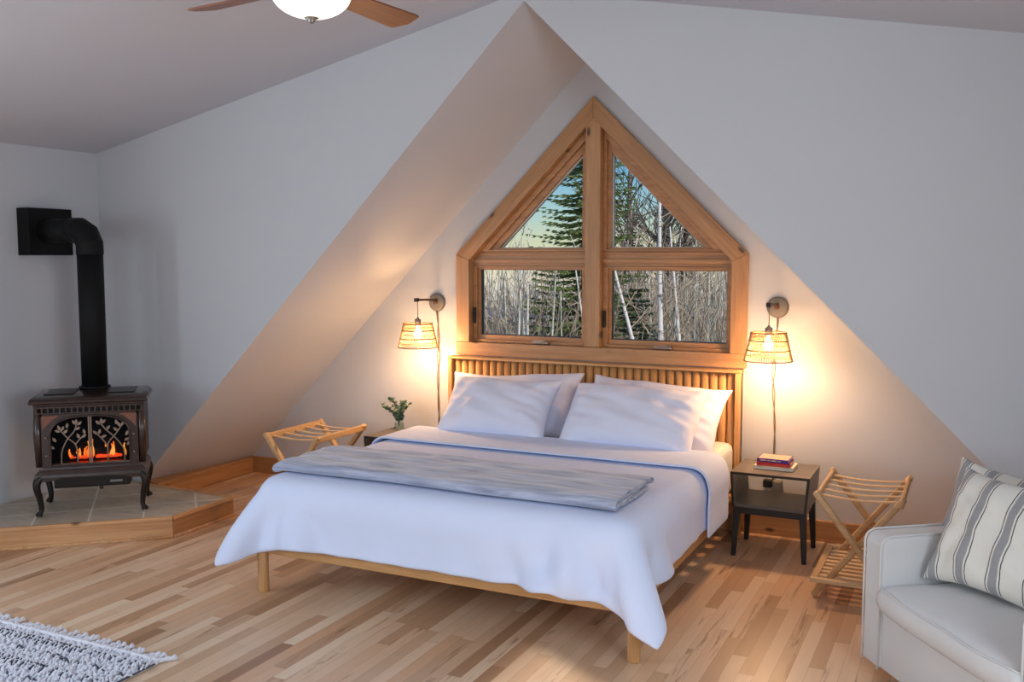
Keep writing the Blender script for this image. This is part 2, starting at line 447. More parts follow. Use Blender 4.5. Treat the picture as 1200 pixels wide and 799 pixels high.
# baseboards
def board(name, x0, x1, y0, y1, mat):
    mb = MB().box(x0, x1, y0, y1, 0, .125, .004); struct(name, mb, mat)
bt = .118
for sgn, nm in ((-1, 'baseboard_left'), (1, 'baseboard_right')):
    xf = CX+sgn*2.785
    y0, y1 = YG+.004, YW-.022
    xa_, xb_ = CX+sgn*(AO-bt+.004), CX+sgn*(AB-bt+.004)
    xa0, xb0 = CX+sgn*(AO-.0), CX+sgn*(AB-.0)
    mb = MB().hexa([(xf, y0, 0), (xf, y1, 0), (xb0, y1, 0), (xa0, y0, 0), (xf, y0, bt), (xf, y1, bt), (xb_, y1, bt), (xa_, y0, bt)])
    bevel(struct(nm, mb, 'pineY'), .004)
board('baseboard_back', CX-2.80, CX+2.80, YW-.022, YW, 'pineX')
# ------------------------------------------------------------------ the A-shaped window
win = thing('window_1', None, None, (WC, YW, 1.0)); win['kind'] = 'structure'
ho, zso, zbo, zao = .993, 1.715, 1.005, 2.672
cw = .098
k = cw*(math.sqrt(2)-1)
yf0, yf1 = YW-.028, YW-.001
def wpart(name, mb, mat, parent=win, bv=.003):
    o = mb.build(name, mat, parent, world=True)
    if bv: bevel(o, bv)
    return o
W = lambda dx, z: (WC+dx, z)
wpart('sill_board', MB().box(WC-ho, WC+ho, yf0-.006, yf1, zbo, zbo+.088), 'pineX')
for s in (-1, 1):
    mb = MB().prism([W(s*ho, zbo+.088), W(s*ho, zso-.022), W(s*(ho-cw), zso-.022-k), W(s*(ho-cw), zbo+.088)], yf0, yf1)
    wpart('side_casing', mb, 'pineZ')
    top = zso-.022+ho
    mb = MB().prism([W(s*ho, zso-.022), W(0, top), W(0, top-cw*1.414), W(s*(ho-cw), zso-.022-k)], yf0, yf1)
    o = mb.build('rake_casing', 'pineX', win, world=True); bevel(o, .003)
    o.data.transform(Matrix.Rotation(-s*PI/4, 4, 'Y')); o.rotation_euler = (0, s*PI/4, 0)   # grain along the rafter
zt = zso-.022+ho-cw*1.414     # inner apex
hi = ho-cw
# jamb lining: from casing plane back to the outside
inner = [W(-hi, zbo+.088), W(hi, zbo+.088), W(hi, zso-.022-k), W(0, zt), W(-hi, zso-.022-k)]
outer = [W(-hi-.05, zbo+.05), W(hi+.05, zbo+.05), W(hi+.05, zso-k), W(0, zt+.075), W(-hi-.05, zso-k)]
wpart('jamb_lining', MB().ring(outer, inner, yf1, YW+.165), 'pineZ', bv=0)
wpart('mullion', MB().box(WC-.052, WC+.052, yf0+.004, YW+.15, zbo+.088, zt+.02), 'pineZ', bv=.006)
for s in (-1, 1):
    mb = MB()
    for (a, b, yq) in ((1.612, 1.712, YW+.045), (1.632, 1.66, YW+.03), (1.688, 1.702, YW+.036)):
        mb.box(min(WC+s*.052, WC+s*hi), max(WC+s*.052, WC+s*hi), yq, YW+.15, a, b)
    wpart('transom_rail', mb, 'sash')
YGL = YW+.09
def rect(s, a, b, z0, z1): return [W(s*a, z0), W(s*b, z0), W(s*b, z1), W(s*a, z1)]
for s in (-1, 1):
    # opening sash below
    f = wpart('lower_sash', MB().ring(rect(s, .052, hi, 1.093, 1.612), rect(s, .085, hi-.028, 1.112, 1.602), YW+.035, YW+.10)
              .ring(rect(s, .075, hi-.018, 1.105, 1.607), rect(s, .103, hi-.045, 1.142, 1.588), YW+.06, YW+.12), 'sash')
    wpart('pane', MB().prism(rect(s, .10, hi-.04, 1.135, 1.592), YGL, YGL+.006), 'glass', f, 0)
    wpart('screen_edge', MB().ring(rect(s, .098, hi-.040, 1.137, 1.593), rect(s, .106, hi-.049, 1.146, 1.586), YGL-.012, YGL+.012), 'blackplastic', f, 0)
    # fixed triangular light above
    def tri(a, z0, ztop, b=None): return [W(s*a, z0), W(s*(a+ztop-z0), z0), W(s*a, ztop)]
    g = wpart('upper_sash', MB().ring(tri(.052, 1.712, zt-.052), tri(.075, 1.722, zt-.13), YW+.03, YW+.10)
              .ring(tri(.07, 1.716, zt-.10), tri(.1, 1.735, zt-.21), YW+.055, YW+.13), 'sash')
    wpart('pane', MB().prism(tri(.095, 1.73, zt-.205), YGL, YGL+.006), 'glass', g, 0)
    wpart('screen_edge', MB().ring(tri(.097, 1.732, zt-.203), tri(.103, 1.738, zt-.221), YGL-.01, YGL+.01), 'plastic', g, 0)
    x = WC+s*.46-(.0 if s > 0 else -.08)
    h = wpart('crank_handle', MB().box(x-.06, x+.06, YW+.01, YW+.04, 1.095, 1.112, .004).bar((x-.05, YW+.012, 1.114), (x+.05, YW+.005, 1.118), .012, .008).lathe([(0,0),(.012,.001),(.012,.012),(0,.013)], (x+.05, YW+.005, 1.112), 12), 'bronze', f, 0)
    xx = WC+s*(hi-.02) if s < 0 else WC+s*.07
    wpart('sash_lock', MB().box(xx-.006, xx+.006, YW+.012, YW+.036, 1.22, 1.33, .003).bar((xx, YW+.02, 1.24), (xx+.004, YW+.005, 1.32), .008, .006), 'irondark', f, 0)
# simple framed windows out of view, added to carry the fill light
def added_rear_window(n, x0, x1, z0, z1):
    w = thing('window_%d' % n, None, None, ((x0+x1)/2, YB, z0)); w['kind'] = 'structure'
    R = lambda d: [(x0+d, z0+d), (x1-d, z0+d), (x1-d, z1-d), (x0+d, z1-d)]
    MB().ring(R(-.08), R(.01), YB, YB+.025).build('casing', 'pineX', w, world=True)
    MB().ring(R(0), R(.06), YB-.12, YB-.05).build('sash', 'pineX', w, world=True)
def added_side_window(n, X, s, y0, y1, z0, z1):
    w = thing('window_%d' % n, None, None, (X, (y0+y1)/2, z0)); w['kind'] = 'structure'
    for nm, d0, d1, x0, x1 in (('casing', -.08, .01, X-s*.025, X), ('sash', 0, .06, X+s*.05, X+s*.12)):
        mb = MB(); a, b = min(x0, x1), max(x0, x1)
        mb.box(a, b, y0+d0, y1-d0, z0+d0, z0+d1).box(a, b, y0+d0, y1-d0, z1-d1, z1-d0).box(a, b, y0+d0, y0+d1, z0+d1, z1-d1).box(a, b, y1-d1, y1-d0, z0+d1, z1-d1)
        mb.build(nm, 'pineY', w, world=True)
added_side_window(4, WL, -1, .4, 2.0, .8, 2.1); added_side_window(5, WR, 1, .5, 2.1, .8, 2.1)
added_rear_window(2, -4.9, -3.3, .7, 2.15); added_rear_window(3, -1.2, .4, .7, 2.15)

# ------------------------------------------------------------------ hearth
hearth = thing('corner_hearth', 'raised corner hearth of beige stone tiles edged in pale pine, under the stove', 'hearth', (-4.9, 4.2, 0))
HP = [(WL+.002, YG-.004), (WL+.002, 3.57), (-4.98, 3.57), (-4.275, 4.20), (-4.29, 4.74), (-5.10, 4.755), (-5.20, YG-.004)]
def inset(poly, d):
    n = len(poly); out = []
    A = sum(poly[i][0]*poly[(i+1)%n][1]-poly[(i+1)%n][0]*poly[i][1] for i in range(n))
    s = 1 if A > 0 else -1
    for i in range(n):
        p0, p1, p2 = Vector(poly[i-1]), Vector(poly[i]), Vector(poly[(i+1)%n])
        d1 = (p1-p0).normalized(); d2 = (p2-p1).normalized()
        n1 = Vector((-d1.y, d1.x))*s; n2 = Vector((-d2.y, d2.x))*s
        b = (n1+n2).normalized(); out.append(tuple(p1+b*d/max(.3, b.dot(n1))))
    return out
HI = inset(HP, .022)
MB().prism(HI, 0, .121, 'Z').build('tile_top', 'tile', hearth, world=True)
for i, nm in ((1, 'X'), (2, 'X'), (3, 'Y'), (4, 'X')):
    a, b = HP[i], HP[i+1]; ai, bi = HI[i], HI[i+1]
    L = (Vector(b)-Vector(a)); ang = math.atan2(L.y, L.x)
    for nm2, z0, z1, e in (('fascia', 0, .108, 0), ('edge_trim', .108, .13, .008)):
        q = MB(); P = [a, b, bi, ai]
        if e:
            nrm = Vector((L.y, -L.x)).normalized(); 
            if nrm.dot(Vector(a)-Vector(ai)) < 0: nrm = -nrm
            P = [tuple(Vector(a)+nrm*e), tuple(Vector(b)+nrm*e), bi, ai]
        # plank drawn along its own axis so that the grain follows it
        o = q.prism(P, z0, z1, 'Z').build(nm2, 'pinelightX' if nm2 == 'edge_trim' or i == 2 else 'pineX', hearth, world=True)
        mat = Matrix.Rotation(-ang, 4, 'Z'); o.data.transform(mat); o.rotation_euler = (0,0,ang); bevel(o, .003)
    nrm = Vector((L.y, -L.x)).normalized()
    if nrm.dot(Vector(a)-Vector(ai)) < 0: nrm = -nrm
    if i < 4:
        p, r = Vector(a)+nrm*.006, Vector(b)+nrm*.006
        MB().tube([(p.x, p.y, .006), (r.x, r.y, .006)], .011, 8).build('quarter_round', 'pinelightX', hearth, world=True)

# ------------------------------------------------------------------ gas stove (local: x along its front, y to its back)
SA = math.radians(42.3)
stove = thing('gas_stove', 'brown enamelled cast iron stove with tree pattern doors and a fire burning', 'stove', (-4.887, 4.177, .13), SA)
Wd, Dp = .60, .31
fy = -Dp/2+.005           # front face of the body
# body shell: hollow box open to the front
mb = MB()
bx0, bx1, by0, by1, bz0, bz1 = -.285, .285, fy+.012, Dp/2+.06, .285, .66
mb.box(bx0, bx0+.02, by0, by1, bz0, bz1).box(bx1-.02, bx1, by0, by1, bz0, bz1).box(bx0, bx1, by1-.02, by1, bz0, bz1).box(bx0, bx1, by0, by1, bz1-.02, bz1).box(bx0, bx1, by0, by1, bz0, bz0+.02)
body = mb.build('body', 'iron', stove); bevel(body, .005)
# corner pilasters bulge a little
for s in (-1, 1):
    mb = MB()
    mb.tube([(s*.288, fy+.02, .29), (s*.292, fy+.02, .47), (s*.288, fy+.02, .655)], [.022, .026, .022], 12)
    mb.build('corner_pilaster', 'iron', stove)
    mb = MB().box(s*.297-.008, s*.297+.008, fy+.05, by1-.03, .31, .64, .006); mb.build('side_panel', 'irondark', stove)
MB().box(-.25, .25, fy+.10, by1-.03, .305, .635).build('firebox_lining', 'firebox', stove)
# top plate: stepped, curved edge
def slab_lathe(parts):
    mb = MB()
    for (hx, y0, y1, z0, z1, bv) in parts: mb.box(-hx, hx, y0, y1, z0, z1, bv, 3)
    return mb
tp = slab_lathe([(.310, fy-.005, by1+.01, .655, .672, .006), (.332, fy-.035, by1+.025, .672, .694, .010)])
P = []
for j in range(7):
    a = j/6*PI/2
    h = .694+.028*math.sin(a); ins = .07*(1-math.cos(a))
    P.append([(-.326+ins, fy-.03+ins, h), (.326-ins, fy-.03+ins, h), (.326-ins, by1+.02-ins, h), (-.326+ins, by1+.02-ins, h)])
V = tp.grid(P, True, True); tp.bm.faces.new(V[-1])
tp.build('top_plate', 'iron', stove)
for s in (-1, 1):
    MB().box(s*.17-.085, s*.17+.085, fy+.03, by1-.10, .722, .727, .003).build('top_inset', 'irondark', stove)
# dentil frieze
mb = MB().box(-.30, .30, fy-.004, fy+.012, .645, .655).box(-.30, .30, fy-.004, fy+.012, .610, .617)
for i in range(19):
    x = -.294+i*.588/18; mb.box(x-.005, x+.005, fy-.003, fy+.012, .615, .647)
fr = mb.build('frieze', 'iron', stove)
MB().box(-.298, .298, fy+.010, fy+.016, .61, .655).build('frieze_backing', 'firebox', stove)
# front frame around the arched doors
def arch(n, hx, z0, zs_, rise):
    pts = [(-hx, z0), (hx, z0)]
    for i in range(n+1):
        a = PI*i/n
        c = math.cos(a); pts.append((hx*(abs(c)**.75)*(1 if c >= 0 else -1), zs_+rise*math.sin(a)**.85))
    return pts
NA = 28
inn = arch(NA, .222, .30, .475, .118); out = [( max(-.262, min(.262, x*1.2)), (z if z > .31 else .29)) for x, z in inn]
def project_out(p):
    x, z = p
    if z <= .301: return (math.copysign(.27, x), .282)
    if z <= .476: return (math.copysign(.27, x), z)
    # ray from (0,.475) to the rectangle
    dx, dz = x, z-.475
    t = min(.27/abs(dx) if abs(dx) > 1e-6 else 1e9, (.608-.475)/dz if dz > 1e-6 else 1e9); return (dx*t, .475+dz*t)
mb = MB().ring([project_out(p) for p in inn], inn, fy-.004, fy+.02)
door = mb.build('door_frame', 'iron', stove)
rim = [(x, fy-.008, z) for x, z in inn]
MB().tube(rim+[rim[0]], .0065, 8, False).build('arch_moulding', 'iron', door)
for s in (-1, 1):
    MB().prism([(s*.262, .60), (s*.165, .60), (s*.20, .578), (s*.235, .548), (s*.262, .515)], fy-.011, fy-.003).build('spandrel', 'copper', door)
    for zz in (.36, .47): MB().lathe([(0,0),(.006,.001),(.006,.008),(0,.010)], (s*.245, fy-.014, zz), 10, 'Y').build('hinge_pin', 'nickel', door)
MB().prism(inn, fy+.022, fy+.026).build('door_glass', 'stoveglass', stove)
for dx in (-.006, .006): MB().box(dx-.0035, dx+.0035, fy-.010, fy+.006, .30, .59).build('door_stile', 'bronze', stove)
def leaf(mb, x, z, ang, L=.034, y=fy+.002):
    d = Vector((math.cos(ang), 0, math.sin(ang))); n = Vector((-d.z, 0, d.x)); p = Vector((x, y, z))
    prof = [(0,0),(.25,.8),(.5,1),(.75,.7),(1,0)]
    up = [p+d*L*t+n*L*.24*w for t, w in prof]; lo = [p+d*L*t-n*L*.24*w for t, w in prof[1:-1]]
    ring = up+lo[::-1]
    a = [mb.bm.verts.new(q+Vector((0,-.003,0))) for q in ring]; b = [mb.bm.verts.new(q+Vector((0,.003,0))) for q in ring]
    mb.bm.faces.new(a); mb.bm.faces.new(b[::-1])
    for i in range(len(ring)): mb.bm.faces.new((a[i], a[(i+1)%len(ring)], b[(i+1)%len(ring)], b[i]))
def curve(pts, n=14):
    # Catmull-Rom
    P = [Vector(p) for p in pts]; P = [P[0]*2-P[1]]+P+[P[-1]*2-P[-2]]; out = []
    for i in range(1, len(P)-2):
        for k in range(n):
            t = k/n
            out.append(.5*((2*P[i])+(P[i+1]-P[i-1])*t+(2*P[i-1]-5*P[i]+4*P[i+1]-P[i+2])*t*t+(3*P[i]-P[i-1]-3*P[i+1]+P[i+2])*t**3))
    out.append(P[-2]); return out
for s, fx_ in ((-1, 0), (1, 0)):
    mb = MB(); y = fy+.002
    def st(pts, r=.0042): mb.tube(curve([(p[0], y, p[1]) for p in pts], 8), r, 6)
    if s < 0:
        st([(-.075,.30),(-.075,.36),(-.085,.42),(-.13,.465),(-.165,.51)]); st([(-.165,.30),(-.16,.38),(-.13,.45),(-.09,.50),(-.075,.54)])
        L = [(-.165,.51,2.0),(-.16,.505,1.1),(-.15,.49,.7),(-.165,.5,2.8),(-.075,.54,1.6),(-.078,.54,2.2),(-.07,.535,.8),(-.085,.51,.4),(-.05,.46,.6),(-.06,.455,2.0),(-.03,.48,1.8),(-.19,.44,2.2),(-.2,.40,2.6),(-.13,.52,1.4)]
        st([(-.085,.42),(-.06,.45),(-.035,.475)])
    else:
        st([(.095,.30),(.095,.36),(.10,.42),(.14,.47),(.175,.52)]); st([(.19,.30),(.185,.38),(.14,.45),(.09,.50),(.06,.54)])
        st([(.095,.40),(.07,.44),(.04,.475)])
        L = [(.175,.52,1.1),(.17,.515,2.0),(.155,.49,2.4),(.06,.54,1.4),(.065,.54,.8),(.055,.535,2.3),(.09,.50,.9),(.04,.475,2.4),(.045,.475,1.2),(.06,.455,.4),(.2,.46,1.2),(.19,.43,.5),(.15,.53,1.7),(.205,.40,1.0)]
    for l in L: leaf(mb, *l)
    mb.tube([(s*.015, y, .304), (s*.21, y, .304)], .004, 6)
    mb.build('tree_grille', 'bronze', stove, smooth=None)
# logs, embers and flames
for i, (x0, x1, z0, z1, yy, r) in enumerate(((-.14,.12,.345,.365,.0,.026), (-.05,.17,.37,.345,-.03,.022), (-.12,.02,.375,.40,-.01,.018), (.02,.14,.385,.37,.02,.018))):
    mb = MB().tube([(x0+(x1-x0)*t, yy+.03*math.sin(7*t+i), z0+(z1-z0)*t) for t in (0,.25,.5,.75,1)], [r*.9, r, r*1.1, r, r*.85], 10)
    mb.build('log', 'log', stove)
mb = MB()
rr = random.Random(3)
for i in range(46):
    x = rr.uniform(-.13, .17); mb.box(x-.006, x+.006, -.075+rr.uniform(-.015,.02), -.06+rr.uniform(0,.02), .318, .326+rr.uniform(0,.012), .002)
mb.build('ember_bed', 'ember', stove)
for i in range(20):
    x = -.085+.21*rr.random() if i < 18 else (-.13, .185)[i-18]
    h = rr.uniform(.05, .115)*(1-.9*abs(x-.03)*2) if i < 18 else (.05, .075)[i-18]
    yy = rr.uniform(-.07, -.035); b = rr.uniform(-.02, .02)
    z0 = .325
    pts = [(x, yy, z0), (x+b*.2, yy, z0+h*.3), (x+b, yy, z0+h*.65), (x+b*.4, yy, z0+h)]
    MB().tube(curve(pts, 4), [.003+.0065*math.sin(PI*(.12+.88*j/12))**1.1*(1-j/15) for j in range(13)], 8).build('flame', 'flame', stove)
# flared base skirt with shaped lower edge, burner box and cabriole legs
mb = MB(); prof = [(.285, .292, 0), (.288, .275, .002), (.300, .262, .012), (.312, .245, .022), (.314, .228, .024)]
P = [[(-hx, fy-.0-d, z), (hx, fy-d, z), (hx, by1-.02+d, z), (-hx, by1-.02+d, z)] for hx, z, d in prof]
V = mb.grid(P, True, False)
n = 24
low = []
for i in range(n+1):
    x = -.314+.628*i/n; low.append((x, fy-.024, .206+.022*max(0, 1-abs(abs(x)-.314)/.10)*0 + (.018 if abs(x) < .17 else .018*max(0, 1-(abs(x)-.17)/.05)*1.0)))
for i in range(n):
    a, b = low[i], low[i+1]
    mb.hexa([(a[0], a[1], a[2]), (b[0], b[1], b[2]), (b[0], a[1]+.012, b[2]), (a[0], a[1]+.012, a[2]), (a[0], a[1], .23), (b[0], b[1], .23), (b[0], a[1]+.012, .23), (a[0], a[1]+.012, .23)])
for s in (-1, 1): mb.box(s*.308-.006, s*.308+.006, fy-.02, by1, .206, .23)
mb.box(-.28, .28, fy+.0, by1-.03, .27, .288)
sk = mb.build('base_skirt', 'iron', stove)
MB().box(-.215, .215, fy+.02, by1-.06, .152, .262, .008).build('burner_box', 'irondark', stove)
MB().box(.10, .17, fy+.012, fy+.022, .175, .19, .002).build('rating_plate', 'greyplastic', stove)
MB().lathe([(0,0),(.010,.002),(.012,.012),(.006,.022),(.006,.03),(0,.03)], (.045, fy+.05, .128), 12).build('gas_knob', 'irondark', stove)
for sx in (-1, 1):
    for yy in (fy-.008, by1-.03):
        sy = -1 if yy < 0 else 1
        pts = [(sx*.278, yy-sy*.012, .235), (sx*.300, yy+sy*.004, .205), (sx*.303, yy+sy*.008, .165), (sx*.290, yy, .10), (sx*.284, yy-sy*.002, .045), (sx*.289, yy+sy*.004, .018), (sx*.297, yy+sy*.01, .008)]
        cp = curve(pts, 5); rs = []
        for j in range(len(cp)):
            t = j/(len(cp)-1); rs.append(.015*(1-t)**1.5+.0125+(.006 if t > .88 else 0))
        mb = MB().tube(cp, rs, 12).lathe([(0,0),(.018,.002),(.021,.010),(.014,.020),(0,.022)], (sx*.297, yy+sy*.008, 0), 14)
        mb.build('leg', 'irondark', stove)

# flue pipe
pv = Vector((-4.985, 4.285))
pipe = thing('flue_pipe', 'black flue pipe rising from the stove and elbowing into the left wall', 'flue pipe', (pv.x, pv.y, .857))
ztop = 1.83
MB().tube([(pv.x, pv.y, .855), (pv.x, pv.y, 1.72)], .077, 32).build('vertical_pipe', 'pipe', pipe, world=True, smooth=None)
MB().lathe([(.077,0),(.092,.0),(.092,.012),(.077,.016)], (pv.x, pv.y, .853), 32).build('collar', 'pipe', pipe, world=True)
mb = MB(); mb.tube([(pv.x, pv.y, 1.69), (pv.x, pv.y, 1.755), (pv.x-.035, pv.y+.003, 1.815), (pv.x-.09, pv.y+.006, 1.84), (pv.x-.15, pv.y+.01, 1.84)], .081, 24, True, False)
mb.build('elbow', 'pipe', pipe, world=True)
MB().tube([(pv.x-.14, pv.y+.01, 1.84), (WL+.06, pv.y+.03, 1.84)], .077, 32).build('horizontal_pipe', 'pipe', pipe, world=True)
o = MB().box(WL+.001, WL+.11, 4.18, 4.505, 1.685, 1.985, .002).build('wall_thimble', 'pipe', pipe, world=True)

# ------------------------------------------------------------------ ceiling fan
fc = Vector((-2.25, 2.965))
fan = thing('ceiling_fan', 'ceiling fan with brown wooden blades and a lit glass bowl', 'ceiling fan', (fc.x, fc.y, 3.08))
def fl(prof, name, mat, par=fan, seg=40): return MB().lathe(prof, (fc.x, fc.y, 0), seg).build(name, mat, par, world=True)
fl([(0,3.098),(.07,3.09),(.065,3.03),(.02,3.0),(0,3.0)], 'canopy', 'nickel')
fl([(.013,3.01),(.013,2.82)], 'downrod', 'nickel')
fl([(0,2.83),(.06,2.825),(.125,2.79),(.135,2.74),(.12,2.70),(.07,2.685),(.07,2.655),(0,2.655)], 'motor_housing', 'nickel')
bowl = fl([(.09,2.668),(.142,2.66)]+[(.147*math.cos(a), 2.645-.09*math.sin(a)) for a in [PI/2*k/10 for k in range(10)]]+[(0,2.555)], 'glass_bowl', 'bowl')
fl([(0,2.566),(.028,2.563),(.027,2.556),(.012,2.549),(.013,2.543),(.007,2.538),(0,2.534)], 'finial', 'nickel')
for i in range(5):
    a = math.radians(88+72*i+ (0 if i else 0))
    if i == 1: a = math.radians(172)
    if i == 2: a = math.radians(241)
    if i == 3: a = math.radians(303)
    if i == 4: a = math.radians(15)
    mb = MB(); top = []; n = 16
    L0, L1 = .19, .645
    outl = []
    for j in range(n+1):
        t = j/n; x = L0+(L1-L0)*t
        w = (.052+.022*t)
        e = min(1, (1-t)/.09); w *= (1-(1-e)**2.2)**.5 if e < 1 else 1
        e2 = min(1, t/.05); w *= (.6+.4*e2)
        outl.append((x, w))
    poly = [(x, w) for x, w in outl]+[(x, -w) for x, w in outl[::-1][1:]]
    mb.prism(poly, -.004, .004, 'Z')
    b = mb.build('blade', 'fan', fan)
    b.location = (0, 0, 2.672-3.08); b.rotation_euler = (math.radians(-12), 0, a)
    h = MB().bar((.07,0,.014), (.17,0,.012), .022, .008).bar((.16,0,.010), (.27,0,.0075), .06, .005, w2=.03).build('blade_iron', 'nickel', b)

# ------------------------------------------------------------------ bed
BC = -2.205
bed = thing('bed_frame', 'wooden king bed frame with a ribbed headboard under the window', 'bed', (BC, 4.7, 0))
def bpart(name, mb, mat, bv=.004, par=bed):
    o = mb.build(name, mat, par, world=True)
    if bv: bevel(o, bv)
    return o
hb0, hb1, hbz = -3.235, -1.243, 1.0
hbd = bpart('headboard', MB().box(hb0, hb1, 5.752, 5.79, .12, hbz-.012), 'oakZ')
bpart('top_cap', MB().box(hb0-.004, hb1+.004, 5.70, 5.792, hbz-.016, hbz), 'oakX', .003, hbd)
for x in (hb0, hb1): bpart('headboard_post', MB().box(x-(0 if x == hb0 else .03), x+(.03 if x == hb0 else 0), 5.705, 5.79, 0, hbz-.016), 'oakZ', .004, hbd)
nr = 36; pitch = (hb1-hb0-.064)/nr
for i in range(nr):
    x = hb0+.032+pitch*(i+.5)
    mb = MB(); r = pitch*.47
    poly = [(x+r*math.cos(PI+PI*k/10), 5.752+r*.95*math.sin(PI+PI*k/10)) for k in range(11)]
    q = mb.prism(poly, .25, hbz-.017, 'Z'); o = q.build('rib', 'oakZ', hbd, world=True)
    for f in o.data.polygons: f.use_smooth = len(f.vertices) == 4 and abs(f.normal.z) < .5
bpart('foot_rail', MB().box(-3.18, -1.225, 3.685, 3.715, .205, .272), 'oakX', .006)
for x in (-3.185, -1.255): bpart('side_rail', MB().box(x, x+.03, 3.70, 5.76, .205, .272), 'oakY', .006)
for x, y in ((-3.173, 3.708), (-1.223, 3.708), (-3.173, 5.66), (-1.235, 5.66)):
    mb = MB().lathe([(.0265, .0), (.0275, .004), (.0275, .262), (.025, .266)], (x, y, 0), 20)
    bpart('leg', mb, 'oakZ', 0)
mb = MB()
for i in range(14): mb.box(-3.155, -1.255, 3.80+i*.14, 3.88+i*.14, .236, .254)
bpart('slats', mb, 'oakX', 0)

mat_o = MB().box(-3.155, -1.275, 3.72, 5.742, .256, .565, .05, 4).build('mattress', 'sheet')
tag(mat_o, 'mattress in a pale fitted sheet beneath the white bedding, showing at its right head corner', 'mattress')

# --- cloth drape: position based dynamics over rounded boxes
def drape(x0, x1, y0, y1, dx, z0, boxes, steps=220, iters=14, bend=.25, seed=1, bvh=None, off=.004, wiggle=.004, grav=-9.8, pinf=None, fric=.5):
    nx = int(round((x1-x0)/dx))+1; ny = int(round((y1-y0)/dx))+1
    X, Y = np.meshgrid(np.linspace(x0, x1, nx), np.linspace(y0, y1, ny))
    rng = np.random.RandomState(seed)
    ph = rng.rand(6)*6.28
    Z = np.full_like(X, z0)+wiggle*(np.sin(X*9+ph[0])*np.sin(Y*7+ph[1])+np.sin(X*17+Y*5+ph[2])*.5+np.sin(Y*19-X*4+ph[3])*.5)
    P = np.stack([X, Y, Z], -1); V = np.zeros_like(P)
    hx = (x1-x0)/(nx-1); hy = (y1-y0)/(ny-1)
    def sl(d, par):  # slices for pairs offset d=(dj,di), split by parity
        dj, di = d
        return dj, di
    cons = []
    for (dj, di, st, period) in ((0,1,1.0,2),(1,0,1.0,2),(1,1,.5,2),(1,-1,.5,2),(0,2,bend,2),(2,0,bend,2),(0,5,bend*.6,2),(5,0,bend*.6,2)):
        L = math.hypot(dj*hy, di*hx)
        J, I = np.meshgrid(np.arange(ny), np.arange(nx), indexing='ij')
        ok = (J+dj < ny) & (I+di < nx) & (I+di >= 0)
        key = (I//abs(di) if dj == 0 else J//dj) % 2
        for p in (0, 1):
            m = ok & (key == p)
            a = (J[m]*nx+I[m]); b = ((J[m]+dj)*nx+I[m]+di); cons.append((a, b, L, st))
    P = P.reshape(-1, 3); V = V.reshape(-1, 3)
    dt = 1/60
    pin = np.zeros(len(P), bool)
    if pinf is not None: pin = pinf(P[:, 0], P[:, 1])
    for s in range(steps):
        V[:, 2] += grav*dt; V *= .965
        Q = P.copy(); P = P+V*dt
        for it in range(iters):
            for a, b, L, st in cons:
                d = P[b]-P[a]; l = np.sqrt((d*d).sum(1))+1e-9
                c = (.5*st*(l-L)/l)[:, None]*d
                P[a] += c; P[b] -= c
            if it % 4 == 3 or it == iters-1:
                for (c0, h, r) in boxes:
                    rel = P-c0; sg = np.sign(rel); q = np.abs(rel)-(h-r); qm = np.maximum(q, 0)
                    ol = np.sqrt((qm*qm).sum(1)); ins = np.minimum(q.max(1), 0); d = ol+ins-r
                    hit = d < off
                    if hit.any():
                        g = np.where(ol[:, None] > 1e-6, qm/(ol[:, None]+1e-9), (q == q.max(1)[:, None]).astype(float))*sg
                        P[hit] += (g*(off-d)[:, None])[hit]
                        tang = P[hit]-Q[hit]; gn = g[hit]; tang -= gn*(tang*gn).sum(1)[:, None]
                        P[hit] -= fric*tang
        if bvh is not None and s % 2 == 0:
            for k in range(len(P)):
                co_, nn, fi, dd = bvh.find_nearest(Vector(P[k]), .08)
                if co_ is not None:
                    e = (Vector(P[k])-co_).dot(nn)
                    if e < .012 and e > -.06: P[k] += np.array(nn)*(.012-e)
        P[pin, :2] = Q[pin, :2]
        V = (P-Q)/dt
    return P.reshape(ny, nx, 3)
def bx(x0, x1, y0, y1, z0, z1, r):
    return (np.array([(x0+x1)/2, (y0+y1)/2, (z0+z1)/2]), np.array([(x1-x0)/2, (y1-y0)/2, (z1-z0)/2]), r)
def cloth_obj(name, G, mat, thick, parent=None):
    mb = MB(); mb.grid([[tuple(p) for p in row] for row in G]); 
    o = mb.build(name, mat, parent)
    me = o.data
    if sum(p.normal.z for p in me.polygons) < 0: me.flip_normals()
    return o
boxes = [bx(-3.185, -1.225, 3.69, 5.75, -.3, .568, .07), bx(-3.205, -1.21, 3.665, 5.75, -.3, .275, .02)]
G = drape(-3.42, -.972, 3.428, 5.16, .027, .605, boxes, steps=200, iters=16, bend=.30, seed=4, fric=.35, pinf=lambda x, y: (y > 4.6) & (abs(x+2.205) < .85))
# soft gathers where the foot end hangs free
for j in range(G.shape[0]):
    for i in range(G.shape[1]):
        x, y, z = G[j, i]
        m = max(0, min(1, (.53-z)/.2))*max(0, min(1, (4.2-y)/.4))
        a = .02*math.exp(-((x+1.55)/.25)**2)+.004
        G[j, i, 1] -= m*a*(math.sin(x*31+z*9)+.6*math.sin(x*17-z*14+1)+1.0)
duvet = cloth_obj('duvet', G, 'duvet', .02)
tag(duvet, 'white duvet draped over the bed with corners hanging at the foot', 'duvet')
solid(duvet, .018, 1); subsurf(duvet, 1)
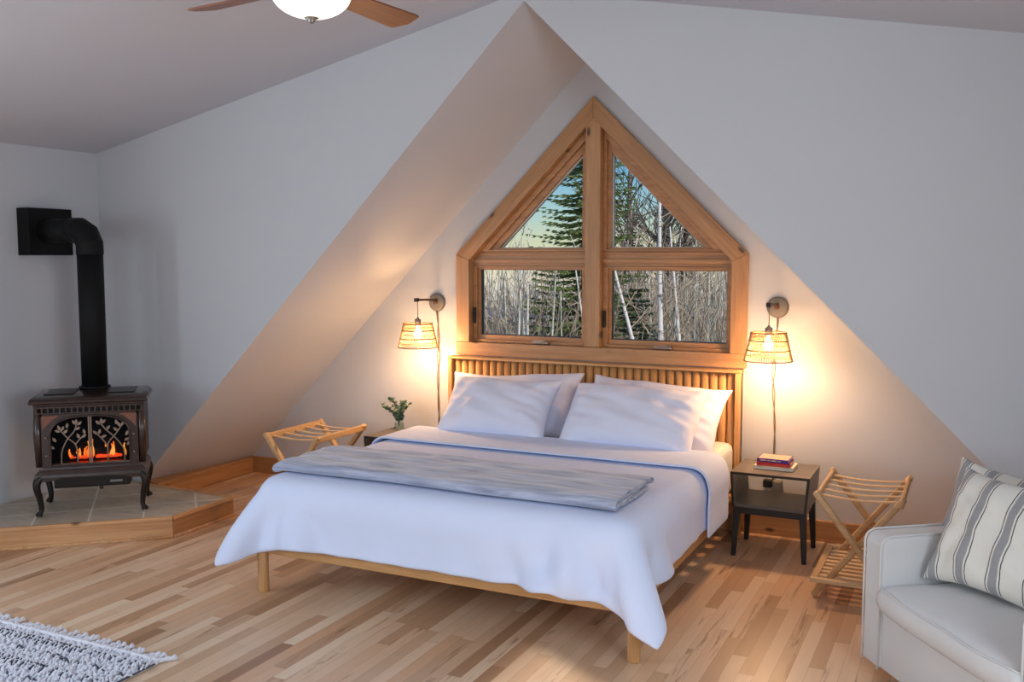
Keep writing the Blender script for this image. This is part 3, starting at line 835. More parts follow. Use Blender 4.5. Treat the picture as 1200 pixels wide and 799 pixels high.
# turned-down cuff lying on the duvet at the pillow end
dvb = BVHTree.FromPolygons([tuple(p) for p in G.reshape(-1, 3)], [tuple(p.vertices) for p in duvet.data.polygons])
bx2 = [bx(-3.215, -1.195, 3.66, 5.78, -.3, .596, .075)]
G2 = drape(-3.42, -.89, 4.74, 5.17, .03, .64, bx2, steps=130, iters=12, bend=.3, seed=9, bvh=dvb, wiggle=.003, fric=.35, pinf=lambda x, y: abs(x+2.205) < .88)
cuff = cloth_obj('turned_down_cuff', G2, 'duvet', .018, duvet)
solid(cuff, .014, 1); subsurf(cuff, 1)

# ------------------------------------------------------------------ pillows
def pillow_mb(w, h, t, seed, flange=0.0, sag=.0):
    mb = MB(); rng = random.Random(seed); ph = [rng.uniform(0, 6.28) for _ in range(8)]
    n, m = 36, 26
    def P(i, j, side):
        u = -1+2*i/n; v = -1+2*j/m
        e = (1-abs(u)**3.2)*(1-abs(v)**3.2)
        z = t/2*max(0, e)**.55
        x = u*w/2*(1-.035*(1-v*v)-.01*math.sin(3*v+ph[0])); y = v*h/2*(1-.06*(1-u*u)*1.0)
        cn = (abs(u)*abs(v))**3; y += math.copysign(.022*cn, v); x += math.copysign(.016*cn, u)
        wr = .010*math.sin(9*u+4*v+ph[1])*math.sin(5*v-2*u+ph[2])+.008*math.sin(17*u-6*v+ph[3])*abs(u)**1.5+.006*math.sin(21*v+7*u+ph[4])*abs(u)
        z = z*side+wr*e**.4*1.0+.012*math.sin(4*u+ph[5])*abs(v)**2+sag*(1-u*u)*v
        return Vector((x, z, y))
    F = [[P(i, j, -1) for i in range(n+1)] for j in range(m+1)]; B = [[P(i, j, 1) for i in range(n+1)] for j in range(m+1)]
    mb.grid(F); mb.grid(B)
    bmesh.ops.remove_doubles(mb.bm, verts=mb.bm.verts[:], dist=1e-5)
    return mb
def place(o, x, y, z, lean, rz=0, roll=0):
    o.location = (x, y, z); o.rotation_euler = (Matrix.Rotation(rz, 3, 'Z') @ Matrix.Rotation(-lean, 3, 'X') @ Matrix.Rotation(roll, 3, 'Y')).to_euler()
R_ = math.radians
def bedpillow(w, h, t, seed, pos, lean, rz, roll, label):
    o = pillow_mb(w, h, t, seed).build('pillow', 'pillow'); subsurf(o, 1); place(o, *pos, lean, R_(rz), R_(roll))
    tag(o, label, 'pillow', 'pillows on the bed')
bedpillow(.90, .48, .19, 1, (-2.665, 5.51, .725), R_(40), 2, -3.2, 'white pillow against the headboard, at the left behind another pillow')
bedpillow(.89, .48, .19, 2, (-1.735, 5.51, .725), R_(40), -2, 3.6, 'white pillow against the headboard, at the right behind another pillow')
bedpillow(.72, .44, .23, 3, (-2.640, 5.28, .738), R_(44), 2, 0, 'white pillow lying in front at the left side of the bed')
bedpillow(.83, .45, .24, 5, (-1.775, 5.28, .738), R_(44), -3, 0, 'white pillow lying in front at the right side of the bed')

# ------------------------------------------------------------------ folded throw
def zt_(x):  # top of the duvet
    return .628
throw = None
mb = MB()
# cross-section (y,z): one cloth folded over itself, bends at front and back edges
yF, yB_ = 3.80, 4.30
path = []
def bend(cy, cz, r, a0, a1, n=6):
    for k in range(n+1):
        a = a0+(a1-a0)*k/n; path.append((cy+r*math.cos(a), cz+r*math.sin(a)))
h = .0078
z0 = .606
path.append((yB_-.02, z0)); path.append((yF+.03, z0)); bend(yF+.012, z0+h/2*2.0, h, -PI/2, -3*PI/2)
path.append((yB_-.03, z0+2*h)); bend(yB_-.012, z0+3*h, h, -PI/2, PI/2)
path.append((yF+.03, z0+4*h)); 
# wraps fully round the front edge
def resample(path, step):
    out = [Vector(path[0])]
    for a, b in zip(path[:-1], path[1:]):
        a, b = Vector(a), Vector(b); n = max(1, int((b-a).length/step))
        for k in range(1, n+1): out.append(a.lerp(b, k/n))
    return out
sect = resample(path, .03)
# outer layer covering all
nxs = 70
rows = []
def sagz(x):
    e = max(0, (-3.10-x))/.12
    return -.05*e*e
for i in range(nxs+1):
    x = -3.17+(-1.335+3.17)*i/nxs
    rows.append([(x+.006*math.sin(9*p.x+3*p.y*60), p.x+.010*math.sin(2.2*x+1)+.006*math.sin(7*x), p.y+sagz(x)+.0025*math.sin(11*x+13*p.x)*min(1, (p.y-z0)/.02)) for p in sect])
mb.grid(rows)
throw = mb.build('throw_blanket', 'throw'); solid(throw, .009, 0); subsurf(throw, 1)
tag(throw, 'grey plush throw folded in a long band across the foot of the bed', 'blanket')
mb = MB(); rows = []
pth = [(yB_-.004, z0+h*1.2), (yB_+.010, z0+2.4*h), (yB_-.004, z0+4.9*h), (yB_-.06, z0+5.3*h), (yF+.05, z0+5.3*h), (yF-.006, z0+4.8*h), (yF-.016, z0+2.5*h), (yF-.004, z0+.2*h), (yF+.05, z0-.006)]
s2 = resample(pth, .02)
for i in range(nxs+1):
    x = -3.172+(-1.33+3.172)*i/nxs
    rows.append([(x+.006*math.sin(7*p.x+2), p.x+.010*math.sin(2.2*x+1)+.006*math.sin(7*x), p.y+sagz(x)+.004*math.sin(5*x+p.x*40)*min(1, max(0, (p.y-z0)/.05))+.003*math.sin(19*x-p.x*17)*min(1, max(0, (p.y-z0)/.05))) for p in s2])
mb.grid(rows); o = mb.build('outer_fold', 'throw', throw); solid(o, .009, 0); subsurf(o, 1)

# ------------------------------------------------------------------ nightstands
def nightstand(label, x):
    t = thing('nightstand', label, 'nightstand', (x, 5.485, 0), 0, 'nightstands beside the bed')
    hw, d0, d1 = .215, -.185, .185
    def p(name, mb, mat='ns', bv=.002):
        o = mb.build(name, mat, t); 
        if bv: bevel(o, bv)
        return o
    p('top', MB().box(-hw, hw, d0, d1, .466, .482))
    p('shelf', MB().box(-hw+.012, hw-.012, d0, d1, .285, .303))
    for s in (-1, 1):
        p('side_panel', MB().hexa([(s*(hw-.016), d0, .466), (s*hw, d0, .466), (s*hw, d1, .466), (s*(hw-.016), d1, .466), (s*(hw-.032), d0, .285), (s*(hw-.014), d0, .285), (s*(hw-.014), d1, .285), (s*(hw-.032), d1, .285)]))
        p('front_edge', MB().bar((s*(hw-.006), d0-.001, .466), (s*(hw-.020), d0-.001, .285), .012, .004, (0,1,0)), 'black', 0)
    p('edge_strip', MB().box(-hw, hw, d0-.002, d0+.001, .467, .481), 'black', 0)
    p('leg_frame', MB().box(-hw+.03, hw-.03, d0+.012, d0+.03, .245, .285).box(-hw+.03, hw-.03, d1-.03, d1-.012, .245, .285).box(-hw+.03, -hw+.05, d0+.03, d1-.03, .245, .285).box(hw-.05, hw-.03, d0+.03, d1-.03, .245, .285), 'black')
    for s in (-1, 1):
        for yy, sy in ((d0+.03, -1), (d1-.03, 1)):
            p('leg', MB().bar((s*(hw-.036), yy, .284), (s*(hw-.022), yy+sy*.014, 0.001), .038, .038, (0,1,0), .024, .024), 'black', .002)
    return t
nightstand('dark grey nightstand with an open shelf and black splayed legs, right of the bed', -.982)
nightstand('dark grey nightstand left of the bed, mostly hidden, with a small vase on it', -3.437)

# books
def book(x, y, z, w, d, h, rz, cover, label):
    t = thing('book', label, 'book', (x, y, z), R_(rz), 'books stacked on the right nightstand')
    MB().box(-w/2+.004, w/2-.003, -d/2+.004, d/2-.004, .0015, h-.0015).build('pages', 'paper', t)
    c = MB().box(-w/2, w/2, -d/2, d/2, 0, .002).box(-w/2, w/2, -d/2, d/2, h-.002, h).box(-w/2, w/2, -d/2, -d/2+.003, 0, h).build('cover', cover, t)
    return t, c
b1, c1 = book(-.985, 5.500, .4825, .215, .165, .020, 0, 'cream', 'large cream covered book at the bottom of the stack on the nightstand')
b2, c2 = book(-.988, 5.502, .503, .185, .145, .020, 1, 'red', 'red book in the middle of the stack on the nightstand')
b3, c3 = book(-.990, 5.505, .5235, .175, .140, .019, -2, 'purple', 'purple spined book with a pale cover on top of the stack')
mb = MB()
for a, b in ((-.07, -.035), (-.03, -.012), (-.006, .022), (.028, .045)): mb.box(a, b, -.0708, -.0698, .006, .013)
mb.build('spine_lettering', 'pink', c3)
MB().box(-.082, .082, -.064, .066, .019, .0194).build('cover_picture', 'pink', c3)

# wall outlet behind the right nightstand
ox, oz = -1.05, .30
out = thing('wall_outlet', 'white wall outlet behind the right nightstand', 'outlet', (ox, YW, oz))
MB().box(ox-.037, ox+.037, YW-.006, YW, oz-.058, oz+.058, .003).build('plate', 'plastic', out, world=True)
MB().box(ox-.017, ox+.017, YW-.009, YW-.005, oz+.008, oz+.04, .003).box(ox-.017, ox+.017, YW-.009, YW-.005, oz-.04, oz-.008, .003).build('socket', 'plastic', out, world=True)
o = MB().box(ox-.055, ox-.005, YW-.065, YW-.01, oz+.0, oz+.045, .006).build('plug_adapter', 'blackplastic'); tag(o, 'black plug adapter in the wall outlet', 'plug')
o = MB().box(ox+.0, ox+.055, YW-.06, YW-.01, oz-.035, oz+.045, .008).build('plug_adapter', 'greyplastic'); tag(o, 'grey plug adapter in the wall outlet', 'plug')

# ------------------------------------------------------------------ wall sconces
def sconce(x, z, side, zend, label):
    t = thing('wall_sconce', label, 'wall lamp', (x, YW, z), 0, 'wall sconces')
    MB().lathe([(0,0),(.062,0),(.064,-.006),(.060,-.018),(.050,-.021),(0,-.022)], (0,0,0), 36, 'Y').build('wall_plate', 'pewter', t)
    arm = MB().bar((0,-.015,.018), (0,-.285,.026), .016, .016).build('arm', 'armwood', t); bevel(arm, .003)
    MB().box(-.013, .013, -.296, -.270, .014, .040, .003).build('arm_tip', 'irondark', t)
    MB().lathe([(0,0),(.012,.0),(.012,-.03),(0,-.03)], (0,-.012,.0), 14, 'Y').build('switch_knob', 'copper', t)
    sy = -.268
    MB().tube([(0,sy,.022),(.0015,sy,-.05),(0,sy,-.098)], .0025, 6).build('hanging_cord', 'cord', t)
    MB().lathe([(.003,-.088),(.009,-.094),(.009,-.100),(.0215,-.104),(.0215,-.142),(.017,-.147),(0,-.147)], (0,sy,0), 20).build('socket', 'nickel', t)
    bz = -.205
    b = MB().lathe([(0,-.147),(.013,-.150),(.013,-.168),(.024,-.185),(.029,-.203),(.024,-.222),(.010,-.232),(0,-.234)], (0,sy,0), 20).build('bulb', 'bulb', t)
    # woven rattan shade: slanted canes in three tiers between hoops
    z0, z1, r0, r1 = -.292, -.132, .134, .098
    mb = MB(); zz = [z1, z1-.045, z1-.1, z0]
    rad = lambda q: r1+(r0-r1)*(z1-q)/(z1-z0)
    for k in range(3):
        n = 66
        for i in range(n):
            a0 = 2*PI*i/n; a1 = a0+(.10 if k != 1 else -.10)
            p = (rad(zz[k])*math.cos(a0), sy+rad(zz[k])*math.sin(a0), zz[k]); q = (rad(zz[k+1])*math.cos(a1), sy+rad(zz[k+1])*math.sin(a1), zz[k+1])
            mb.tube([p, q], .0029, 4, False)
    for q_ in (z1-.02, z1-.07, z1-.128):
        mb.tube([(rad(q_)*math.cos(2*PI*i/40), sy+rad(q_)*math.sin(2*PI*i/40), q_) for i in range(41)], .0014, 4, False)
    sh = mb.build('shade', 'rattan', t)
    for q_ in zz:
        MB().tube([(rad(q_)*math.cos(2*PI*i/40), sy+rad(q_)*math.sin(2*PI*i/40), q_) for i in range(41)], .0036, 6, False).build('hoop', 'rattanrim', sh)
    mb = MB()
    for a in (0, 2*PI/3, 4*PI/3): mb.tube([(.018*math.cos(a), sy+.018*math.sin(a), z1-.004), (r1*math.cos(a), sy+r1*math.sin(a), z1)], .0022, 5)
    mb.build('spider', 'nickel', sh)
    for q_ in (0, 1):
        mb = MB(); pts = []; n = 26
        for i in range(n+1):
            u = i/n; zz_ = -.06+(zend-z+.06)*u
            wob = .006*math.sin(u*9+side)+.010*math.sin(u*3.2+side*2)
            pts.append((wob+(.0035+.006*max(0, math.sin(u*5))**2)*math.cos(u*20+q_*PI), -.012+.003*math.sin(u*20+q_*PI), zz_))
        mb.tube(pts, .0028, 6); mb.build('power_cord', 'cord', t)
    l = bpy.data.lights.new('sconce_light', 'POINT'); l.energy = SCONCE_W; l.color = (1,.58,.27); l.shadow_soft_size = .05
    lo = bpy.data.objects.new('sconce_light', l); COL.objects.link(lo); lo.location = (x, YW+sy, z-.262); 
    return t
SCONCE_W = 26
sconce(-3.378, 1.360, 0, .30, 'wall sconce with a woven rattan shade left of the window, lit')
sconce(-1.052, 1.378, 1.7, .34, 'wall sconce with a woven rattan shade right of the window, lit')

# ------------------------------------------------------------------ luggage racks
def rack(label, x0, y0):
    t = thing('luggage_rack', label, 'luggage rack', (x0, y0, 0), 0, 'luggage racks')
    w, d, h = .405, .57, .535
    def p(name, mb, mat, bv=.004):
        o = mb.build(name, mat, t); 
        if bv: bevel(o, bv)
    # outer pair of legs lean one way, inner pair the other
    for yy in (.0, d): p('leg', MB().bar((0, yy, h), (w, yy, .012), .030, .042, (0,1,0)), 'rackX', .008)
    for yy in (.033, d-.033): p('leg', MB().bar((w, yy, h), (0, yy, .012), .030, .042, (0,1,0)), 'rackX', .008)
    for s, x in ((-1, .012), (1, w-.012)): p('top_rail', MB().bar((x, .0, h-.022), (x, d, h-.022), .02, .042), 'rackY', .006)
    for yy in (.0165, d-.0165):
        o = MB().tube([(w/2, yy-.03, h/2+.006), (w/2, yy+.03, h/2+.006)], .008, 12).build('pivot_bolt', 'rackY', t)
    for i in range(5):
        yy = .055+i*(d-.11)/4
        n = 10; pts = []
        mb = MB(); P = []
        for k in range(n+1):
            u = k/n; z = h-.022-.014*math.sin(PI*u)
            x = .006+(w-.012)*u
            P.append([(x, yy-.011, z-.004), (x, yy+.011, z-.004), (x, yy+.011, z+.004), (x, yy-.011, z+.004)])
        mb.grid(P, True, False); p('slat', mb, 'rackpale', .002)
    sz = .105
    for yy in (-.05, d-.07+.05): p('shelf_rail', MB().box(-.01, w+.01, yy, yy+.035, sz-.008, sz+.012), 'rackpale', .003)
    for x in (-.01, w-.025): p('shelf_rail', MB().box(x, x+.035, -.015, d-.02, sz-.008, sz+.012), 'rackY', .003)
    for i in range(8):
        yy = .005+i*(d-.075)/8; p('shelf_slat', MB().box(.025, w-.025, yy+.015, yy+.045, sz-.004, sz+.010), 'rackpale', .003)
    return t
rack('wooden folding luggage rack right of the nightstand, its slatted lower shelf in view', -.668, 4.80)
rack('wooden folding luggage rack in the alcove left of the bed, half hidden by bedding', -4.125, 4.87)

# ------------------------------------------------------------------ vase and eucalyptus
vx, vy = -3.575, 5.615
vase = thing('glass_vase', 'small clear glass vase on the left nightstand holding eucalyptus', 'vase', (vx, vy, .483))
MB().lathe([(.022,.0),(.032,.004),(.034,.02),(.030,.045),(.018,.06),(.020,.07),(.018,.07),(.016,.06),(.027,.045),(.031,.02),(.029,.006),(0,.005)], (0,0,0), 24).build('glass_body', 'vaseglass', vase)
MB().lathe([(0,.006),(.028,.007),(.030,.02),(.028,.036),(0,.036)], (0,0,0), 20).build('water', 'vaseglass', vase)
rr = random.Random(11)
sprigs = [((-.125,-.02,.115), 9, 'eucalyptus sprig arching furthest left from the glass vase'), ((-.065,.0,.165), 10, 'tall eucalyptus sprig on the left side of the glass vase'), ((-.01,-.03,.085), 9, 'short leafy eucalyptus sprig at the front of the glass vase'),
          ((.035,.01,.145), 10, 'upright eucalyptus sprig at the centre right of the glass vase'), ((.085,-.01,.13), 8, 'eucalyptus sprig leaning right from the glass vase'), ((.03,-.02,.10), 9, 'low bushy eucalyptus sprig at the right of the glass vase')]
for tip, nl, lab in sprigs:
    t = thing('eucalyptus_sprig', lab, 'plant sprig', (vx, vy, .53), 0, 'eucalyptus sprigs in the vase')
    tip = Vector(tip)
    pts = curve([(0,0,-.03), (tip.x*.15, tip.y*.2, .03), (tip.x*.6, tip.y*.7, tip.z*.75), tuple(tip)], 6)
    MB().tube(pts, .0016, 5).build('stem', 'stem', t)
    mb = MB()
    nl += 4
    for k in range(nl*2):
        u = .28+.72*(k//2)/(nl-1); p = Vector(pts[min(len(pts)-1, int(u*(len(pts)-1)))])
        sgn = 1 if k % 2 else -1
        ang = rr.uniform(-.5, .5); d = Vector((sgn*rr.uniform(.4,1), rr.uniform(-.8,.8), rr.uniform(-.1,.7))).normalized()
        L = rr.uniform(.020, .032); n = d.cross(Vector((rr.uniform(-1,1), 1, rr.uniform(-1,1)))).normalized()
        up = d.cross(n)
        ring = [p+d*L*(.5-.5*math.cos(a))+n*L*.36*math.sin(a)+up*.004*math.cos(2*a) for a in [2*PI*q/10 for q in range(10)]]
        mb.face(ring, True)
    o = mb.build('leaves', 'leaf', t, normals=False); solid(o, .0008, 0)

# ------------------------------------------------------------------ armchair (local: x along the front, y to the back)
ch = thing('armchair', 'pale grey upholstered armchair cut off by the right edge of the picture', 'armchair', (.10, 3.92, 0), R_(-54.5))
# local frame: front-left outer corner
cr = Matrix.Rotation(R_(-54.5), 4, 'Z'); base = Vector((-.362, 4.035, 0))
l0 = cr.inverted() @ (base-Vector((.10, 3.92, 0)))
ax, ay = l0.x, l0.y
AW, SW, CD = .125, .80, .86
def cpart(name, mb, mat='chair', bv=.0, par=ch, sub=0):
    o = mb.build(name, mat, par)
    if bv: bevel(o, bv, 4)
    if sub: subsurf(o, sub)
    for f in o.data.polygons: f.use_smooth = True
    return o
for x, nm in ((ax, 'arm'), (ax+AW+SW, 'arm')):
    mb = MB(); 
    # side profile with a rounded top front corner
    prof = [(ay, .055)]+[(ay+.045-.045*math.cos(a), .54+.045*math.sin(a)) for a in [PI/2*k/6 for k in range(7)]]+[(ay+CD-.06, .592), (ay+CD, .575), (ay+CD, .055)]
    mb.prism(prof, x, x+AW, 'X'); a = cpart(nm, mb, 'chair', .016)
    for xx in (x+.004, x+AW-.004):
        pp = [(xx, y-.003 if y < ay+.02 else y, z+.003 if z > .5 else z) for y, z in prof[:-1]]
        cpart('piping', MB().tube(pp, .0045, 6), 'chair', 0, a)
cpart('base', MB().box(ax+AW-.01, ax+AW+SW+.01, ay+.012, ay+CD-.05, .055, .30, .012, 3))
cpart('swivel_plinth', MB().lathe([(0,0),(.24,0),(.24,.05),(0,.056)], (ax+AW+SW/2, ay+CD/2, 0), 32), 'black')
# loose seat cushion with crowned top and boxed edge
def cushion(x0, x1, y0, y1, z0, z1, crown, fl_):
    mb = MB(); n = 24; rows = []
    ring = [(-1, 0), (-.96, .0)]
    P = []
    for j in range(n+1):
        v = -1+2*j/n
        row = []
        for i in range(n+1):
            u = -1+2*i/n
            x = (x0+x1)/2+u*(x1-x0)/2; y = (y0+y1)/2+v*(y1-y0)/2
            z = z1+crown*((1-u**4)*(1-v**4))**.7+.003*math.sin(7*u+5*v)
            row.append((x, y-(.02*(1-u**4) if v < -.9 else 0), z))
        P.append(row)
    mb.grid(P)
    side = []
    per = [P[0][i] for i in range(n+1)]+[P[j][n] for j in range(1, n+1)]+[P[n][i] for i in range(n-1, -1, -1)]+[P[j][0] for j in range(n-1, 0, -1)]
    R = [per]
    for t in (.25, .5, .75, 1):
        b = .014*math.sin(PI*t)
        R.append([((x+ (x-(x0+x1)/2)/(x1-x0)*2*b), (y+(y-(y0+y1)/2)/(y1-y0)*2*b), z1+(z0-z1)*t+(p_-z1)*(1-t)) for x, y, p_ in per])
    V = mb.grid(R, True); mb.bm.faces.new(V[-1])
    bmesh.ops.remove_doubles(mb.bm, verts=mb.bm.verts[:], dist=1e-4)
    return mb, per
mb, per = cushion(ax+AW+.003, ax+AW+SW-.003, ay-.004, ay+CD-.20, .298, .385, .040, 0)
sc_ = cpart('seat_cushion', mb)
cpart('piping', MB().tube([(p[0], p[1], p[2]+.001) for p in per]+[per[0]], .0042, 6, False), 'chair', 0, sc_)
cpart('piping', MB().tube([(p[0], p[1]+.002, .302) for p in per]+[(per[0][0], per[0][1], .302)], .0042, 6, False), 'chairseam', 0, sc_)
# back
mb = MB().prism([(ay+CD-.20, .28), (ay+CD-.17, .70), (ay+CD-.13, .735), (ay+CD-.06, .735), (ay+CD, .68), (ay+CD, .06), (ay+CD-.2, .06)], ax+AW-.0, ax+AW+SW, 'X')
cpart('backrest', mb, 'chair', .03)

def chair_pillow(label, lx, ly, lz, lean, rz, roll, w, hh, t, seed):
    o = pillow_mb(w, hh, t, seed).build('throw_pillow', 'stripe'); subsurf(o, 1)
    p = ch.matrix_basis @ Vector((lx, ly, lz)) if False else (cr @ Vector((lx, ly, lz)) + Vector((.10, 3.92, 0)))
    # stripes run along local Z of the upright pillow
    o.location = p
    o.rotation_euler = (Matrix.Rotation(R_(-54.5+rz), 3, 'Z') @ Matrix.Rotation(-lean, 3, 'X') @ Matrix.Rotation(R_(roll), 3, 'Y')).to_euler()
    tag(o, label, 'cushion', 'striped cushions on the armchair'); return o
chair_pillow('cream cushion with grey stripes leaning at the front on the armchair', ax+.39, ay+.34, .635, R_(27), 20, 2, .52, .45, .18, 21)
chair_pillow('striped cushion behind the front cushion on the armchair, only its top edge showing', ax+.215, ay+.455, .612, R_(22), 17, 1, .54, .48, .12, 22)

# ------------------------------------------------------------------ rug
rug = thing('area_rug', 'white tufted wool rug with dark stitches and a braided fringe', 'rug', (-4.0, 2.2, 0))
rx0, rx1, ry0, ry1 = -5.0, -2.985, 1.55, 2.83
MB().box(rx0, rx1, ry0, ry1, 0, .010, .003).build('backing', 'rug', rug, world=True)
rr = random.Random(5)
mb = MB(); mbd = MB()
def tuft(m, x, y, z, L, ang, r):
    d = Vector((math.cos(ang), math.sin(ang), 0)); pts = [(x, y, z), (x+d.x*L*.5, y+d.y*L*.5, z+.013), (x+d.x*L, y+d.y*L, z+.004)]
    m.tube(pts, [r*.7, r, r*.5], 4)
y = ry1-.012; row = 0
while y > ry0+.3:
    x = rx1-.012
    near = y > 2.25
    while x > -4.6:
        dens = 1
        pat = (row % 9)
        if pat in (3, 4) and int((rx1-x)/.028) % 2 == 0:
            tuft(mbd, x, y, .011, .030, rr.uniform(.9, 1.5), .0065); tuft(mb, x+.012, y, .011, .035, rr.uniform(1.0,1.9), .007)
        elif pat == 7 and rr.random() < .35:
            tuft(mbd, x, y, .011, .045, rr.uniform(-.5,.3), .006)
        else:
            tuft(mb, x+rr.uniform(-.004,.004), y+rr.uniform(-.004,.004), .008, rr.uniform(.024,.038), rr.uniform(.6,2.6), rr.uniform(.005,.0075))
        x -= .019
    y -= .021; row += 1
o = mb.build('pile', 'rug', rug, world=True, normals=False); o['kind'] = 'stuff'
o = mbd.build('dark_stitching', 'rugdark', rug, world=True, normals=False); o['kind'] = 'stuff'
MB().tube([(rx1-.005-.03*i, ry1+.002*math.sin(i*2.1), .013) for i in range(int((rx1-rx0)/.03))], .011, 8).build('selvedge', 'rug', rug, world=True)
MB().tube([(rx1, ry0+.02*i, .008) for i in range(int((ry1-ry0)/.02))], .004, 6).build('bound_edge', 'rugdark', rug, world=True)
for i in range(44):
    x = rx1-.015-i*.043; a = PI/2+rr.uniform(-.55, .25)-.15; L = rr.uniform(.06, .085); mb = MB()
    for q in range(2):
        mb.tube([(x+math.cos(a)*L*t+.006*math.cos(9*t+q*PI), ry1+math.sin(a)*L*t+.006*math.sin(9*t+q*PI)*.4, .011+.004*math.sin(9*t+q*PI)) for t in [k/8 for k in range(9)]], [.0075]*7+[.009, .006], 6)
    mb.build('tassel', 'rug', rug, world=True)

# ------------------------------------------------------------------ outdoors
GZ = -3.0
def gz(x, y):
    d = max(0, y-8); return GZ-.03*d+.25*math.sin(x*.21+1)+.2*math.sin(y*.17)+ (.045*max(0, (x+2+ .20*d))*min(1, d/14))
mb = MB()
P = [[(x, y, gz(x, y)) for x in range(-90, 61, 3)] for y in [6.3+ (k*.9 if k < 30 else 27+(k-30)*5) for k in range(46)]]
mb.grid(P); struct('ground', mb, 'litter')
mb = MB(); P = []
for j, (yy, f) in enumerate(((150, 0), (240, .55), (320, 1), (420, .5))):
    P.append([(x, yy, -36+(22+5*math.sin(x*.011)+3*math.sin(x*.031+2)+2*math.sin(x*.07))*f) for x in range(-420, 200, 8)])
mb.grid(P); struct('hills', mb, 'hill')

def at(u, dist, v=300):
    r = ray(u, v); r.z = 0; r.normalize(); p = r*dist; return p.x, p.y
def bare_tree(mb, H, r0, lean, rng, nb=16, twigs=3, start=.3, blen=.28):
    ph = rng.uniform(0, 6)
    def tr(t): return Vector((lean[0]*t*H+.04*H*.1*math.sin(5*t+ph), lean[1]*t*H+.04*H*.1*math.cos(4*t+ph), H*t))
    n = 14
    mb.tube([tr(i/n) for i in range(n+1)], [r0*(1-.85*i/n) for i in range(n+1)], 7)
    return tr
def branches(mb, tr, H, r0, rng, nb, twigs, start, blen, seg=4):
    for b in range(nb):
        t = start+(1-start)*(b+rng.random())/nb; p = tr(t); a = rng.uniform(0, 2*PI); L = H*blen*(1.1-t)*rng.uniform(.5, 1.1)
        el = rng.uniform(.4, 1.0); d = Vector((math.cos(a)*math.cos(el), math.sin(a)*math.cos(el), math.sin(el)))
        pts = [p]; 
        for k in range(1, 5):
            d = (d+Vector((rng.uniform(-.25,.25), rng.uniform(-.25,.25), rng.uniform(-.1,.25)))).normalized(); pts.append(pts[-1]+d*L/4)
        rb = max(.008, r0*.32*(1.05-t)); mb.tube(pts, [rb*(1-.2*k) for k in range(5)], seg, False)
        for w in range(twigs):
            q = pts[rng.randint(1, 4)]; d2 = (d+Vector((rng.uniform(-1,1), rng.uniform(-1,1), rng.uniform(-.4,.7)))).normalized(); L2 = L*rng.uniform(.25,.5)
            mid = q+d2*L2*.5+Vector((rng.uniform(-.05,.05),)*3); mb.tube([q, mid, q+d2*L2+Vector((0,0,.1*L2))], [rb*.5, rb*.4, rb*.22], 3, False)
def tree(name, label, cat, u, dist, H, r0, mat, lean=(0,0), nb=16, twigs=3, start=.3, blen=.28, seed=1, group=None, zoff=0, bmat='twig'):
    x, y = at(u, dist); rng = random.Random(seed)
    t = thing(name, label, cat, (x, y, gz(x, y)-.05+zoff), 0, group)
    mb = MB(); tr = bare_tree(mb, H, r0, lean, rng); mb.build('trunk', mat, t, normals=False)
    mb = MB(); branches(mb, tr, H, r0, rng, nb, twigs, start, blen); mb.build('branches', bmat, t, normals=False)
    return t
tree('birch_tree', 'white birch trunk leaning left, at the left of the lower right pane', 'tree', 832, 11.5, 4.9, .062, 'birch', (-.225, -.108), 12, 3, .55, seed=2)
tree('birch_tree', 'upright white birch in the middle of the lower right pane', 'tree', 787, 12.5, 6.6, .066, 'birch', (-.024, -.012), 26, 5, .5, seed=3)
tree('birch_tree', 'white birch leaning slightly left, right of the upright birch', 'tree', 840, 11.8, 4.9, .058, 'birch', (-.105, -.05), 18, 4, .5, seed=4)
tree('poplar_tree', 'pale greenish trunk in the middle of the lower left pane', 'tree', 638, 12.5, 4.9, .055, 'poplar', (-.072, -.034), 14, 3, .4, seed=5)
tree('birch_tree', 'thin white birch stem before the spruce in the lower left pane', 'tree', 730, 11, 4.6, .036, 'birch', (-.108, -.052), 8, 3, .55, .15, seed=6)
tree('bare_tree', 'tall bare grey tree with spreading branches in the upper right pane', 'tree', 778, 24, 12, .16, 'bark', (.02, 0), 80, 11, .3, .34, seed=7, bmat='darktwig')
tree('bare_tree', 'tall bare tree whose branches fill the right of the upper right pane', 'tree', 812, 26, 10, .12, 'bark', (-.02, 0), 70, 11, .3, .34, seed=8, bmat='darktwig')
tree('bare_tree', 'bare tree rising close by the centre mullion in the upper right pane', 'tree', 742, 22, 12, .10, 'bark', (-.01, 0), 70, 11, .3, .30, seed=12, bmat='darktwig')
# saplings of the thicket: eight shapes, copied
rng = random.Random(42); protos = []
for k in range(8):
    H = rng.uniform(4.2, 6.2); r0 = rng.uniform(.022, .045)
    t = thing('sapling', 'thin bare sapling in the thicket beyond the window', 'tree', (0,0,0), 0, 'bare saplings of the thicket')
    mb = MB(); tr = bare_tree(mb, H, r0, (rng.uniform(-.09,.09), rng.uniform(-.05,.05)), rng); mb.build('trunk', ('poplar', 'bark', 'poplar', 'birch')[k % 4], t, normals=False)
    mb = MB(); branches(mb, tr, H, r0, rng, 16, 3, .12, .30, 3); mb.build('branches', 'twig', t, normals=False)
    protos.append(t)
cnt = 0
for i in range(235):
    left = i < 95
    u = rng.uniform(560, 700) if left else rng.uniform(705, 870) if i < 190 else rng.uniform(870, 1010)
    dist = rng.uniform(12, 30) if left else rng.uniform(13.5, 30)
    x, y = at(u, dist); z = gz(x, y)-.05
    o = protos[i] if i < 8 else copy_tree(protos[i % 8])
    s = rng.uniform(.8, 1.15)
    # keep the left group's tops mostly below the skyline
    o.location = (x, y, z-(.55 if left else .3)); o.rotation_euler = (0, 0, rng.uniform(0, 6.28))
